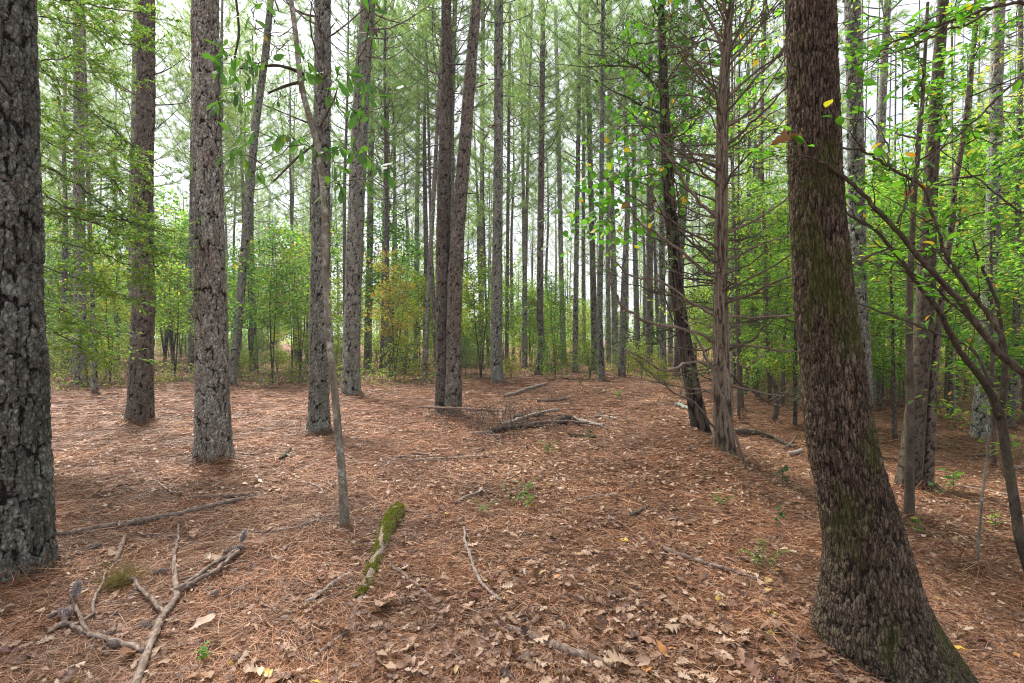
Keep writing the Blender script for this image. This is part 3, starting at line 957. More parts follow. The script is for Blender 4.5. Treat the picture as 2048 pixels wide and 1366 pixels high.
slim('dark pine seen through the arching dead cedar limbs', [(745, 1298, 16), (600, 1300, 14), (0, 1306, 10)], (1298, 745), 'dark_pine_bark')
slim('brown pine just left of the dark leaning cedar', [(742, 1326, 15), (500, 1322, 12), (0, 1318, 9)], (1326, 742))
slim('pine showing between the two cedars low down', [(735, 1340, 12), (0, 1346, 8)], (1340, 735))
slim('second pine showing between the two cedars', [(738, 1357, 14), (0, 1372, 9)], (1357, 738), 'dark_pine_bark')

# ------------------------------------------------------------------ the big leaning oak
OD = 2.62
ob = (float((1790 - 1024) / F * OD), OD, float(terrain((1790 - 1024) / F * OD, OD)))
opath = [(1430, 1790, 400), (1390, 1784, 372), (1340, 1778, 332), (1290, 1766, 294), (1240, 1750, 254), (1190, 1742, 216), (1100, 1732, 180), (1000, 1711, 160),
         (930, 1694, 152), (860, 1679, 144), (770, 1667, 136), (683, 1657, 128), (500, 1641, 116), (340, 1631, 107), (150, 1625, 101), (0, 1621, 99)]
zs, xs, rs = px_trunk(opath, OD, ob[2] - 0.3, 15.0, 0.05)
ys = np.full(len(zs), OD)
oak = thing('oak_tree', 'big dark oak trunk with mossy flared foot leaning up to the left', 'tree', ob)
obj('trunk', trunk_mesh('trunk', zs, xs, ys, rs, 'oak', M['oak_bark'], OD, 71, ob, 0.10, res=1.15, flare_h=0.2, lobes=4), oak)
TRUNK_SPOTS.append((ob[0], ob[1], 0.5))

# ------------------------------------------------------------------ broad-leaved saplings and shrubs (shared kinds)
def wander(p0, p1, n, amt, r, sag=0.0):
    s = np.linspace(0, 1, n)
    P = np.asarray(p0)[None] * (1 - s)[:, None] + np.asarray(p1)[None] * s[:, None]
    w = r.normal(0, amt, (n, 3)) * np.sin(s * math.pi)[:, None]
    P = P + w
    P[:, 2] += -sag * np.sin(s * math.pi)
    return P

def broadleaf(seed, H, stems, n_leaf, leaf, spread, low, mat, tmpl=LEAF_WIDE, flat=0.75, bark='brown_far_bark', nb=16, r0=0.03):
    r = np.random.default_rng(seed)
    ts, cr = Geo(), Geo()
    LP, LD = [], []
    per = max(1, n_leaf // (stems * nb * 5))
    for s_ in range(stems):
        az = s_ * 6.28 / stems + r.random()
        leanv = np.array([math.cos(az), math.sin(az), 0]) * (0.10 if stems == 1 else r.uniform(0.18, 0.4)) * spread
        hh = H * r.uniform(0.78, 1.0)
        n = 9
        t = np.linspace(0, 1, n)
        P = np.zeros((n, 3))
        P += (t ** 1.2)[:, None] * leanv + (np.cumsum(r.normal(0, 0.035 * H / 4, (n, 3)), 0) * t[:, None])
        P[:, 2] = t * hh
        P[0, 2] = -0.15
        ts.tube(P, r0 * (1 - 0.82 * t) * (1 if stems == 1 else 0.7), 6, 0, False)
        for b in range(nb):
            f = low + (0.98 - low) * (b + r.random()) / nb
            p = np.array([np.interp(f, t, P[:, a]) for a in range(3)])
            a2 = r.uniform(0, 6.28)
            L = spread * r.uniform(0.35, 1.15) * (0.55 + 0.75 * math.sin(math.pi * min(1, 0.15 + 0.85 * f)) ** 0.8) * 0.8
            out = np.array([math.cos(a2), math.sin(a2), 0])
            q = p + out * L + np.array([0, 0, L * r.uniform(-0.25, 0.75)])
            B = wander(p, q, 5, 0.05 * L, r, 0.04 * L)
            cr.tube(B, np.linspace(0.010, 0.003, 5) * (r0 / 0.03) ** 0.5, 3, 0, False)
            for tw in range(5):
                ff = 0.25 + 0.75 * (tw + r.random()) / 5
                bp = np.array([np.interp(ff, np.linspace(0, 1, 5), B[:, a]) for a in range(3)])
                sd = np.array([-out[1], out[0], 0]) * (1 if tw % 2 else -1)
                te = bp + (out * r.uniform(0.2, 0.7) + sd * r.uniform(0.3, 0.9) + np.array([0, 0, r.uniform(-0.45, 0.5)])) * L * 0.5
                cr.tube([bp, te], [0.004, 0.002], 3, 0, False)
                u = r.random(per)
                pp = bp + (te - bp) * u[:, None] + r.normal(0, 0.085 * spread, (per, 3)) * np.array([1, 1, 0.9])
                LP.append(pp)
                dd = (te - bp) / (np.linalg.norm(te - bp) + 1e-6)
                LD.append(dd + r.normal(0, 0.7, (per, 3)))
    LP, LD = np.concatenate(LP), np.concatenate(LD)
    LD[:, 2] = LD[:, 2] * 0.5 - 0.25
    NN = np.array([0, 0, 1.0]) + r.normal(0, flat, LP.shape)
    V, Fs = scatter(tmpl, LP, LD, NN, leaf * r.uniform(0.6, 1.2, len(LP)))
    cr.add(V, Fs, 1)
    return ts.mesh('trunk', [M[bark]]), cr.mesh('crown', [M[bark], M[mat]])

KINDS = {
    'tall_green': [broadleaf(1, 7.0, 2, 3600, 0.115, 1.7, 0.34, 'green_leaf', nb=26, r0=0.045), broadleaf(2, 6.2, 4, 3400, 0.11, 1.5, 0.34, 'green_leaf', nb=15, r0=0.04)],
    'green_shrub': [broadleaf(3, 2.6, 5, 1900, 0.085, 1.1, 0.12, 'green_leaf', nb=9, r0=0.02), broadleaf(4, 1.9, 6, 1400, 0.08, 1.0, 0.1, 'green_leaf', nb=7, r0=0.016)],
    'yellow_shrub': [broadleaf(5, 2.2, 6, 1500, 0.08, 1.1, 0.12, 'yellow_leaf', nb=9, r0=0.018), broadleaf(6, 1.4, 7, 1100, 0.08, 0.9, 0.08, 'yellow_leaf', nb=6, r0=0.014)],
    'yellow_tree': [broadleaf(7, 5.5, 2, 4400, 0.095, 1.4, 0.2, 'yellow_leaf', nb=22, r0=0.035)],
    'orange_tree': [broadleaf(8, 5.0, 2, 3200, 0.09, 1.2, 0.35, 'orange_leaf', nb=14, r0=0.03)],
    'canopy_tree': [broadleaf(9, 9.5, 1, 9000, 0.10, 2.4, 0.28, 'green_leaf', nb=34, r0=0.08, flat=0.6), broadleaf(10, 8.5, 1, 8000, 0.095, 2.2, 0.22, 'green_leaf', nb=32, r0=0.07, flat=0.6)],
}
def young_pine(seed, H=2.2):
    r = np.random.default_rng(seed)
    ts, cr = Geo(), Geo()
    ts.tube([(0, 0, -0.1), (0.03, 0, H * 0.5), (0, 0.03, H)], [0.025, 0.018, 0.006], 5, 0, False)
    TP, TD = [], []
    for k in range(34):
        z = H * (0.12 + 0.86 * k / 34)
        az = k * 2.4
        L = (H - z) * 0.38 + 0.22
        d_ = np.array([math.cos(az), math.sin(az), 0.45])
        e = np.array([0, 0, z]) + d_ * L
        cr.tube([(0, 0, z), e], [0.008, 0.004], 3, 0, False)
        for m in range(5):
            TP.append(np.array([0, 0, z]) + d_ * L * (0.35 + 0.65 * m / 4))
            TD.append(d_)
    TP, TD = np.array(TP), np.array(TD)
    nn = 26
    P = np.repeat(TP, nn, 0)
    D = np.repeat(TD, nn, 0) * 0.6 + r.normal(0, 0.6, (len(P), 3))
    tm = (np.array([(0, 0.016, 0), (0, -0.016, 0), (1.0, 0.0, -0.12)]), [np.array([(0, 1, 2)])])
    V, Fs = scatter(tm, P, D, r.normal(0, 1, (len(P), 3)), r.uniform(0.14, 0.22, len(P)))
    cr.add(V, Fs, 1)
    return ts.mesh('trunk', [M['far_bark']]), cr.mesh('crown', [M['far_bark'], M['needles']])
KINDS['young_pine'] = [young_pine(61), young_pine(62, 1.7)]
NAMES = {'tall_green': 'sapling', 'green_shrub': 'shrub', 'yellow_shrub': 'shrub', 'yellow_tree': 'sapling', 'orange_tree': 'sapling', 'canopy_tree': 'broadleaf_tree', 'young_pine': 'young_pine'}

def plant(kind, x, y, label, s=1.0, group=None, cat=None, v=None, rz=None, sink=0.0):
    v = rng.integers(len(KINDS[kind])) if v is None else v
    tm, cm = KINDS[kind][v]
    nm = NAMES[kind]
    z = float(terrain(x, y)) - sink
    t = thing(nm, label, cat or {'sapling': 'sapling', 'shrub': 'shrub', 'broadleaf_tree': 'tree', 'young_pine': 'tree'}[nm], (x, y, z), group,
              rng.uniform(0, 6.28) if rz is None else rz, s)
    obj('trunk' if nm != 'shrub' else 'stem', tm, t)
    obj('crown' if nm != 'shrub' else 'foliage', cm, t)
    return t

def gp(px, d):
    return (px - 1024.0) / F * d, d

# ones with a place of their own
x, y = gp(545, 18.5); plant('tall_green', x, y, 'tall fresh green sapling behind the clearing between flaky pine and grey pine', 1.0, v=0)
x, y = gp(600, 21.0); plant('tall_green', x, y, 'second green sapling, right behind the grey pine and leafy sapling', 0.95, v=1)
x, y = gp(500, 23.0); plant('tall_green', x, y, 'green sapling behind the leaning slender pine', 1.0, v=1)
x, y = gp(790, 19.5); plant('orange_tree', x, y, 'yellow and orange leaved sapling right of the bowed pine', 1.0)
x, y = gp(840, 24.0); plant('yellow_tree', x, y, 'yellow green sapling left of the twin pine', 0.9)
x, y = gp(962, 20.5); plant('tall_green', x, y, 'light green sapling between the twin pine and the straight grey pine', 0.85, v=0)
x, y = gp(1110, 26.0); plant('tall_green', x, y, 'bright green sapling behind the crooked-footed pine', 0.85, v=1)
x, y = gp(1060, 30.0); plant('yellow_tree', x, y, 'yellow green sapling behind the forked pole pine', 0.9)
x, y = gp(700, 26.0); plant('yellow_tree', x, y, 'yellow sapling behind the bowed pine', 1.0)
x, y = gp(350, 22.0); plant('tall_green', x, y, 'pale green sapling between the reddish pine and the flaky pine', 0.9, v=0)
x, y = gp(345, 30.0); plant('tall_green', x, y, 'tall pale green sapling deep in the gap between the two left pines', 1.75, v=1)
x, y = gp(362, 36.0); plant('yellow_tree', x, y, 'tall yellow green sapling deepest in the gap left of the flaky pine', 2.0)
x, y = gp(220, 19.0); plant('yellow_tree', x, y, 'yellow green sapling behind the thin bare stem on the left', 0.9)
for px, d, s, lab in ((1760, 15.5, 1.0, 'leafy tree filling the gap right of the leaning oak'), (1900, 14.0, 1.0, 'leafy tree behind the pair of brown oaks'),
                      (2060, 13.0, 1.0, 'leafy tree at the right edge behind the plated pine'), (1830, 21.0, 1.15, 'leafy tree deep behind the brown oaks'),
                      (1650, 19.0, 1.0, 'leafy tree behind the leaning oak, mostly hidden'), (1540, 17.5, 0.95, 'leafy tree right of the reddish dead-limbed cedar'),
                      (1990, 22.0, 1.2, 'tall leafy tree far behind the plated pine'), (1470, 23.0, 1.0, 'leafy tree far behind the dead-limbed cedar'),
                      (2180, 18.0, 1.1, 'leafy tree with branches reaching in from the right edge'), (1700, 27.0, 1.2, 'leafy tree far back right of the oak'),
                      (2120, 9.5, 0.85, 'close leafy tree whose branches cross the upper right corner'),
                      (1590, 12.5, 0.8, 'leafy young tree just left of the leaning oak'), (1790, 10.8, 0.75, 'leafy young tree in front of the grey pine right of the oak')):
    x, y = gp(px, d)
    plant('canopy_tree', x, y, lab, s, 'leafy trees on the right')
    TRUNK_SPOTS.append((x, y, 0.1))

# ------------------------------------------------------------------ the rest of the pine stand
def free(x, y, gap):
    for (a, b, r_) in TRUNK_SPOTS:
        if (a - x) ** 2 + (b - y) ** 2 < gap * gap:
            return False
    return True
def zone(px):
    return ('far left behind the reddish pine' if px < 370 else 'between the flaky pine and the bowed pine' if px < 720 else 'behind the twin pine' if px < 1000
            else 'behind the slim poles at the centre' if px < 1260 else 'behind the two cedars' if px < 1580 else 'right of the leaning oak')
n_pine = 0
tries = 0
while n_pine < 185 and tries < 20000:
    tries += 1
    d = 21 + 60 * rng.random() ** 1.25
    px = rng.uniform(-160, 2210)
    if px > 1550 and rng.random() < 0.6:
        continue
    x, y = gp(px, d)
    if not free(x, y, 1.7 if d > 35 else 2.0):
        continue
    TRUNK_SPOTS.append((x, y, 0.15))
    n_pine += 1
    dist = 'slender pine' if d < 38 else 'distant thin pine' if d < 58 else 'faint far pine'
    lab = f'{dist} standing {zone(px)}'
    t = thing('pine_tree', lab, 'tree', (x, y, float(terrain(x, y))), dist + 's ' + zone(px), rng.uniform(0, 6.28))
    t.rotation_euler = (rng.normal(0, 0.016), rng.normal(0, 0.02), t.rotation_euler[2])
    g_, hsc = rng.uniform(0.6, 1.4), rng.uniform(0.88, 1.08)
    k = int(rng.integers(5))
    a = obj('trunk', TRUNKS[k], t)
    a.scale = (g_, g_, hsc)
    b = obj('crown', CROWNS[int(rng.integers(4))], t, (0, 0, H0 * hsc))
    s = rng.uniform(0.8, 1.08)
    b.scale = (s, s, s)

# understory filling the distance
def zone2(px):
    return 'at the left' if px < 460 else 'left of twin pine' if px < 880 else 'at the middle' if px < 1270 else 'at the right'
def fill(n, kind, dlo, dhi, plo, phi, smin, smax, word, gap=1.0):
    k = tr = 0
    while k < n and tr < n * 40:
        tr += 1
        d = dlo + (dhi - dlo) * rng.random() ** 1.2
        px = rng.uniform(plo, phi)
        x, y = gp(px, d)
        if not free(x, y, 0.5):
            continue
        k += 1
        dw = 'nearer' if d < dlo + 0.35 * (dhi - dlo) else 'farther'
        plant(kind, x, y, f'{word} {zone2(px)}, {dw} row', rng.uniform(smin, smax), f'{word} {dw} {zone2(px)}')
fill(56, 'green_shrub', 20, 52, -150, 1350, 0.45, 1.05, 'low green leafy shrub')
fill(60, 'yellow_shrub', 19, 48, -150, 1350, 0.4, 1.0, 'low yellow green shrub')
fill(14, 'green_shrub', 17, 40, 1500, 2200, 0.7, 1.2, 'green shrub past the slope')
fill(26, 'yellow_shrub', 19, 45, 1450, 2200, 0.8, 1.4, 'yellow green shrub past the slope')
fill(16, 'young_pine', 20, 38, -150, 1250, 0.7, 1.3, 'fuzzy young pine')
fill(46, 'tall_green', 26, 60, -150, 830, 0.8, 1.5, 'green sapling in the stand')
fill(26, 'tall_green', 30, 62, 830, 1450, 0.7, 1.05, 'green sapling in the stand')
fill(20, 'yellow_tree', 25, 62, -150, 830, 0.8, 1.4, 'yellow green sapling in the stand')
fill(16, 'yellow_tree', 28, 62, 830, 1700, 0.7, 1.1, 'yellow green sapling in the stand')
fill(14, 'canopy_tree', 28, 62, 1400, 2300, 0.8, 1.4, 'broad leafy tree in the far wood')

# far-off wood behind everything: one mass
g = Geo()
r_ = np.random.default_rng(77)
for k in range(170):
    d = r_.uniform(84, 125)
    px = r_.uniform(-200, 2250)
    x, y = gp(px, d)
    z0 = float(terrain(x, y))
    H = r_.uniform(15, 20)
    g.tube([(x, y, z0 - 0.3), (x + r_.normal(0, 0.15), y, z0 + H * 0.6), (x + r_.normal(0, 0.2), y, z0 + H)], [0.15, 0.11, 0.03], 5, 0, False)
    n = 260
    hgt = z0 + H * (0.52 + 0.5 * r_.random(n))
    rad = 2.0 * (1.05 - (hgt - z0) / H) * 1.6 + 0.3
    a = r_.random(n) * 6.28
    q = np.sqrt(r_.random(n)) * rad
    P = np.stack([x + q * np.cos(a), y + q * np.sin(a), hgt], -1)
    V, Fs = scatter(LEAF_MIN, P, r_.normal(0, 1, (n, 3)), r_.normal(0, 1, (n, 3)), r_.uniform(0.3, 0.6, n))
    g.add(V, Fs, 1)
    n = 130
    P = np.stack([x + r_.normal(0, 2.5, n), y + r_.normal(0, 2, n), z0 + 5.0 * r_.random(n) ** 1.5], -1)
    V, Fs = scatter(LEAF_WIDE, P, r_.normal(0, 1, (n, 3)), np.array([0, 0, 1.0]) + r_.normal(0, 0.7, (n, 3)), r_.uniform(0.3, 0.7, n))
    g.add(V, Fs, 2)
fw = obj('far_woods', g.mesh('far_woods', [M['far_bark'], M['needles'], M['green_leaf']]))
fw['kind'] = 'stuff'
fw['label'] = 'hazy far wood behind the pine stand'

# ------------------------------------------------------------------ ground-hugging undergrowth
g = Geo()
r_ = np.random.default_rng(78)
for k in range(900):
    d = 14.5 + 30 * r_.random() ** 1.1
    px = r_.uniform(-100, 2150)
    left = 1 - sstep(880, 1000, px)
    lim = 15.0 + 2.5 * (px < 260) * -0.4 + 6 * sstep(850, 1000, px) * (1 - sstep(1600, 1800, px))
    if d < lim + r_.random() * 3:
        continue
    x, y = gp(px, d)
    z0 = float(terrain(x, y))
    n = int(r_.integers(26, 70))
    hh = r_.uniform(0.12, 0.75)
    P = np.stack([x + r_.normal(0, 0.35, n), y + r_.normal(0, 0.35, n), z0 + 0.03 + hh * r_.random(n)], -1)
    V, Fs = scatter(LEAF_WIDE, P, r_.normal(0, 1, (n, 3)) * np.array([1, 1, 0.3]), np.array([0, 0, 1.0]) + r_.normal(0, 0.45, (n, 3)), r_.uniform(0.05, 0.11, n))
    g.add(V, Fs, int(r_.choice([0, 1, 1, 2], p=[0.25, 0.25, 0.2, 0.3])))
    for m in range(9):
        b = np.array([x + r_.normal(0, 0.35), y + r_.normal(0, 0.3), z0 - 0.02])
        e = b + np.array([r_.normal(0, 0.25), r_.normal(0, 0.25), hh * r_.uniform(0.8, 2.2)])
        g.tube([b, (b + e) / 2 + r_.normal(0, 0.05, 3), e], [0.006, 0.005, 0.003], 3, 3, False)
ug = obj('undergrowth', g.mesh('undergrowth', [M['green_leaf'], M['yellow_leaf'], M['litter_leaf'], M['twig_brown']]))
ug['kind'] = 'stuff'
ug['label'] = 'low leafy ground cover under the pines'
#PART2
# ------------------------------------------------------------------ slender leafy sapling in front of the grey pine
def add_leaves(parent, tmpl, mat, P, D, Nn, S, name='leaf', sub=None):
    """every leaf its own object sharing one mesh per shape"""
    me = build_mesh(name, tmpl[0], tmpl[1], [M[mat]]) if not isinstance(tmpl, bpy.types.Mesh) else tmpl
    for p, d, n, s in zip(P, D, Nn, S):
        d = Vector(d).normalized()
        yv = Vector(n).cross(d).normalized()
        zv = d.cross(yv)
        mt = Matrix((d, yv, zv)).transposed().to_4x4()
        o = bpy.data.objects.new(name, me)
        COL.objects.link(o)
        o.parent = parent
        o.matrix_local = Matrix.Translation(Vector(p)) @ mt @ Matrix.Scale(float(s), 4)
    return me

def limb_obj(name, parent, base, pts, radii, mat, sides=7, extra=()):
    g = Geo()
    b = np.asarray(base)
    g.tube(np.asarray(pts) - b, radii, sides)
    for (p, rr) in extra:
        g.tube(np.asarray(p) - b, rr, 4)
    me = g.mesh(name, [M[mat]])
    return obj(name, me, parent)

def px_limb(path, depths, n=5):
    """path [(px,py,w)] and a distance at each end -> smooth points and radii"""
    path = [tuple(map(float, p)) for p in path]
    dd = np.linspace(depths[0], depths[1], len(path))
    P = np.array([list(at(p[0], p[1], d)) for p, d in zip(path, dd)])
    rr = np.array([max(0.0012, p[2] / 2 / F * d * math.cos(math.atan(math.hypot(p[0] - 1024, p[1] - 683) / F))) for p, d in zip(path, dd)])
    s = np.arange(len(P))
    q = np.linspace(0, len(P) - 1, (len(P) - 1) * n + 1)
    out = np.stack([np.interp(q, s, P[:, a]) for a in range(3)], -1)
    rad = np.interp(q, s, rr)
    if len(out) > 6:
        k = np.array([1, 2, 3, 2, 1]) / 9.0
        pad = np.concatenate([out[:1], out[:1], out, out[-1:], out[-1:]])
        sm = np.stack([np.convolve(pad[:, a], k, 'valid') for a in range(3)], -1)
        sm[0], sm[-1] = out[0], out[-1]
        out = sm
    return out, rad

r_ = np.random.default_rng(301)
sg = ground_at(688, 1052)
SD = sg.y + 0.03
sb = (sg.x, SD, sg.z)
spath = [(1056, 689, 27), (1020, 688, 24), (950, 684, 22), (870, 677, 21), (800, 671, 20), (740, 666, 19), (690, 659, 18), (640, 656, 18), (560, 652, 17), (480, 650, 17), (400, 648, 17), (350, 644, 17),
         (290, 635, 17), (240, 621, 17), (200, 609, 16), (160, 601, 16), (120, 597, 15), (60, 590, 14), (0, 582, 13), (-60, 574, 12)]
zs, xs, rs = px_trunk(spath, SD, sb[2], sb[2] + 7.5, 0.012)
rs = rs * 0.78
sap = thing('oak_sapling', 'slender crooked sapling with lichen-spotted stem and drooping green leaves before the grey pine', 'sapling', sb)
obj('trunk', trunk_mesh('trunk', zs, xs, np.full(len(zs), SD), rs, 'smooth', M['smooth_bark'], SD, 81, sb, 0.1, amp=0.002), sap)
stem_pts = [np.array([np.interp(z, zs, xs), SD, z]) for z in np.linspace(CAM_Z + 1.0, zs[-1] * 0.8, 40)]
clusters = [(440, 85, 6), (455, 110, 8), (440, 150, 6), (455, 185, 8), (440, 210, 7), (430, 235, 4), (470, 150, 5), (485, 215, 4), (495, 120, 4), (500, 155, 4), (520, 125, 4), (470, 300, 5),
            (455, 310, 4), (485, 265, 5), (500, 330, 4), (505, 345, 3), (545, 275, 5), (565, 270, 6), (590, 280, 6), (600, 290, 4), (570, 195, 4), (555, 200, 3), (610, 125, 6), (620, 145, 6),
            (635, 150, 5), (675, 150, 5), (700, 150, 6), (735, 170, 5), (730, 190, 5), (750, 60, 5), (740, 10, 4), (710, 225, 6), (725, 215, 5), (655, 195, 4), (675, 195, 3), (680, 290, 6), (705, 300, 6),
            (735, 310, 6), (755, 330, 6), (775, 345, 5), (745, 365, 5), (690, 340, 6), (680, 370, 6), (650, 310, 5), (640, 390, 4), (790, 180, 5), (770, 235, 4), (505, 25, 5), (515, 75, 4), (560, 100, 3), (525, 0, 4)]
P_, D_, N_, S_ = [], [], [], []
tw = []
nodes = [(p, None) for p in stem_pts]
cl = []
for (cx, cy, n) in clusters:
    p = np.array(at(cx, cy, SD + r_.normal(-0.1, 0.22)))
    cl.append((p, n))
cl.sort(key=lambda c_: min(np.linalg.norm(c_[0] - s) for s in stem_pts))
nodes = list(stem_pts)
for p, n in cl:
    dist = [np.linalg.norm(p - q) + 0.55 * max(0, q[2] - p[2] - 0.3) for q in nodes]
    q = nodes[int(np.argmin(dist))]
    W = wander(q, p, 6, 0.018, r_, -0.03)
    tw.append(W)
    nodes += [W[2], W[3], W[4], p]
    base_d = (W[-1] - W[-3])
    base_d /= np.linalg.norm(base_d) + 1e-6
    for m in range(int(round(n * 1.12))):
        a = r_.normal(0, 1, 3)
        d_ = base_d * 0.5 + a * 0.75
        d_[2] -= 0.45
        P_.append(p + base_d * r_.uniform(-0.10, 0.02) + r_.normal(0, 0.012, 3) - np.array(sb))
        D_.append(d_)
        N_.append(np.array([0, -0.35, 1.0]) + r_.normal(0, 0.55, 3))
        S_.append(r_.uniform(0.075, 0.145))
for W in tw:
    L = np.linalg.norm(W[-1] - W[0])
    limb_obj('twig', sap, sb, W, np.linspace(0.003 + 0.004 * min(1, L), 0.0018, len(W)), 'dark_branch', 5)
for path in ([(607, 150, 9), (585, 138, 8), (555, 130, 7), (520, 133, 6), (480, 137, 4)], [(600, 164, 8), (570, 172, 7), (537, 186, 5)],
             [(628, 290, 6), (600, 310, 5), (575, 335, 5), (547, 363, 4)], [(470, -20, 6), (477, 40, 6), (478, 75, 6), (470, 110, 5), (467, 140, 4)],
             [(640, 255, 6), (655, 225, 5), (670, 195, 4), (675, 175, 3)]):
    pp, rr = px_limb(path, (SD, SD + r_.normal(-0.05, 0.1)))
    limb_obj('branch', sap, sb, pp, rr, 'dark_branch', 7)
add_leaves(sap, LEAF_OBOVATE, 'sapling_leaf', P_, D_, N_, S_)

# ------------------------------------------------------------------ small-leaved tree behind the left-edge pine, sprays reaching right
TD_ = 6.6
tx = (22 - 1024) / F * TD_
tb = (tx, TD_, float(terrain(tx, TD_)))
lt = thing('small_leaved_tree', 'small-leaved tree hidden behind the left-edge pine, feathery green sprays sweeping right', 'tree', tb)
zs = np.array([tb[2] - 0.2, tb[2], 2, 4, 6, 8, 11])
obj('trunk', trunk_mesh('trunk', zs, tx + 0.06 * np.sin(zs), np.full(len(zs), TD_), np.array([.09, .085, .075, .065, .05, .035, .01]), 'smooth', M['brown_oak_bark'], TD_, 91, tb, 0.2), lt)
mains = [([(30, 20, 5), (120, 40, 4), (200, 60, 3), (300, 110, 2)], 6.2), ([(25, 60, 7), (78, 135, 6), (130, 180, 5), (200, 235, 4), (270, 300, 2)], 5.9),
         ([(22, 180, 7), (90, 230, 5), (160, 270, 4), (250, 300, 2)], 6.3), ([(22, 270, 8), (80, 328, 7), (150, 365, 6), (220, 420, 4), (290, 470, 2), (318, 500, 1.5)], 5.5),
         ([(24, 330, 7), (100, 400, 6), (170, 430, 5), (250, 440, 4), (330, 470, 2)], 5.7), ([(24, 400, 7), (80, 425, 6), (180, 440, 5), (270, 480, 3), (320, 545, 1.5)], 5.3),
         ([(24, 460, 6), (90, 480, 4), (180, 500, 3), (260, 530, 2), (300, 560, 1.5)], 5.8), ([(26, 560, 6), (90, 600, 4), (160, 640, 3), (220, 680, 2)], 5.9),
         ([(24, 620, 5), (90, 650, 4), (150, 690, 3), (215, 725, 2)], 6.0), ([(24, 120, 6), (90, 120, 4), (170, 110, 3), (240, 150, 2)], 6.4),
         ([(30, -40, 6), (110, 0, 5), (190, 10, 4), (330, 40, 2)], 6.1), ([(24, 230, 5), (100, 290, 4), (200, 330, 3), (240, 380, 2)], 6.4),
         ([(24, 500, 5), (100, 540, 4), (200, 570, 3), (250, 600, 2)], 5.6)]
leafP, leafD, leafN = [], [], []
for path, dend in mains:
    pp, rr = px_limb(path, (TD_, dend), 6)
    pp[1:-1] += r_.normal(0, 0.012, pp[1:-1].shape)
    extra = []
    L = np.linalg.norm(pp[-1] - pp[0])
    for k in range(30):
        f = 0.12 + 0.88 * (k + r_.random()) / 30
        i = min(len(pp) - 2, int(f * (len(pp) - 1)))
        p = pp[i]
        ax = pp[i + 1] - pp[i]
        ax /= np.linalg.norm(ax)
        sgn = 1 if k % 2 else -1
        side = np.cross(ax, [0, 0, 1.0])
        e = p + (ax * r_.uniform(0.3, 0.9) + side * sgn * r_.uniform(0.1, 0.9) + np.array([0, 0, r_.uniform(-0.4, 0.45)])) * r_.uniform(0.25, 0.6)
        W = wander(p, e, 5, 0.012, r_, -0.02)
        extra.append((W, np.linspace(0.0035, 0.0012, 5)))
        segs = [W]
        for m in range(3):
            q = W[1 + m]
            e2 = q + ((e - p) * 0.35 + r_.normal(0, 0.09, 3))
            W2 = wander(q, e2, 4, 0.006, r_)
            extra.append((W2, np.linspace(0.002, 0.001, 4)))
            segs.append(W2)
        for Wk in segs:
            nl = int(np.linalg.norm(Wk[-1] - Wk[0]) / 0.0105)
            u = r_.uniform(0.15, 1.0, nl)
            s_ = np.linspace(0, 1, len(Wk))
            q = np.stack([np.interp(u, s_, Wk[:, a]) for a in range(3)], -1)
            dv = (Wk[-1] - Wk[0]) / (np.linalg.norm(Wk[-1] - Wk[0]) + 1e-6)
            sv = np.cross(dv, [0, 0, 1.0])
            sg_ = np.where(np.arange(nl) % 2 == 0, 1, -1)[:, None]
            leafP.append(q)
            leafD.append(dv * 0.7 + sv * sg_ * 0.8 + r_.normal(0, 0.25, (nl, 3)))
            leafN.append(np.array([0, -0.25, 1.0]) + r_.normal(0, 0.35, (nl, 3)))
    limb_obj('branch', lt, tb, pp, rr, 'dark_branch', 6, extra)
P = np.concatenate(leafP) - np.array(tb)
V, Fs = scatter(LEAF_SLIM, P, np.concatenate(leafD), np.concatenate(leafN), r_.uniform(0.034, 0.06, len(P)))
fo = obj('foliage', build_mesh('foliage', V, Fs, [M['spray_leaf']]), lt)
fo['kind'] = 'stuff'

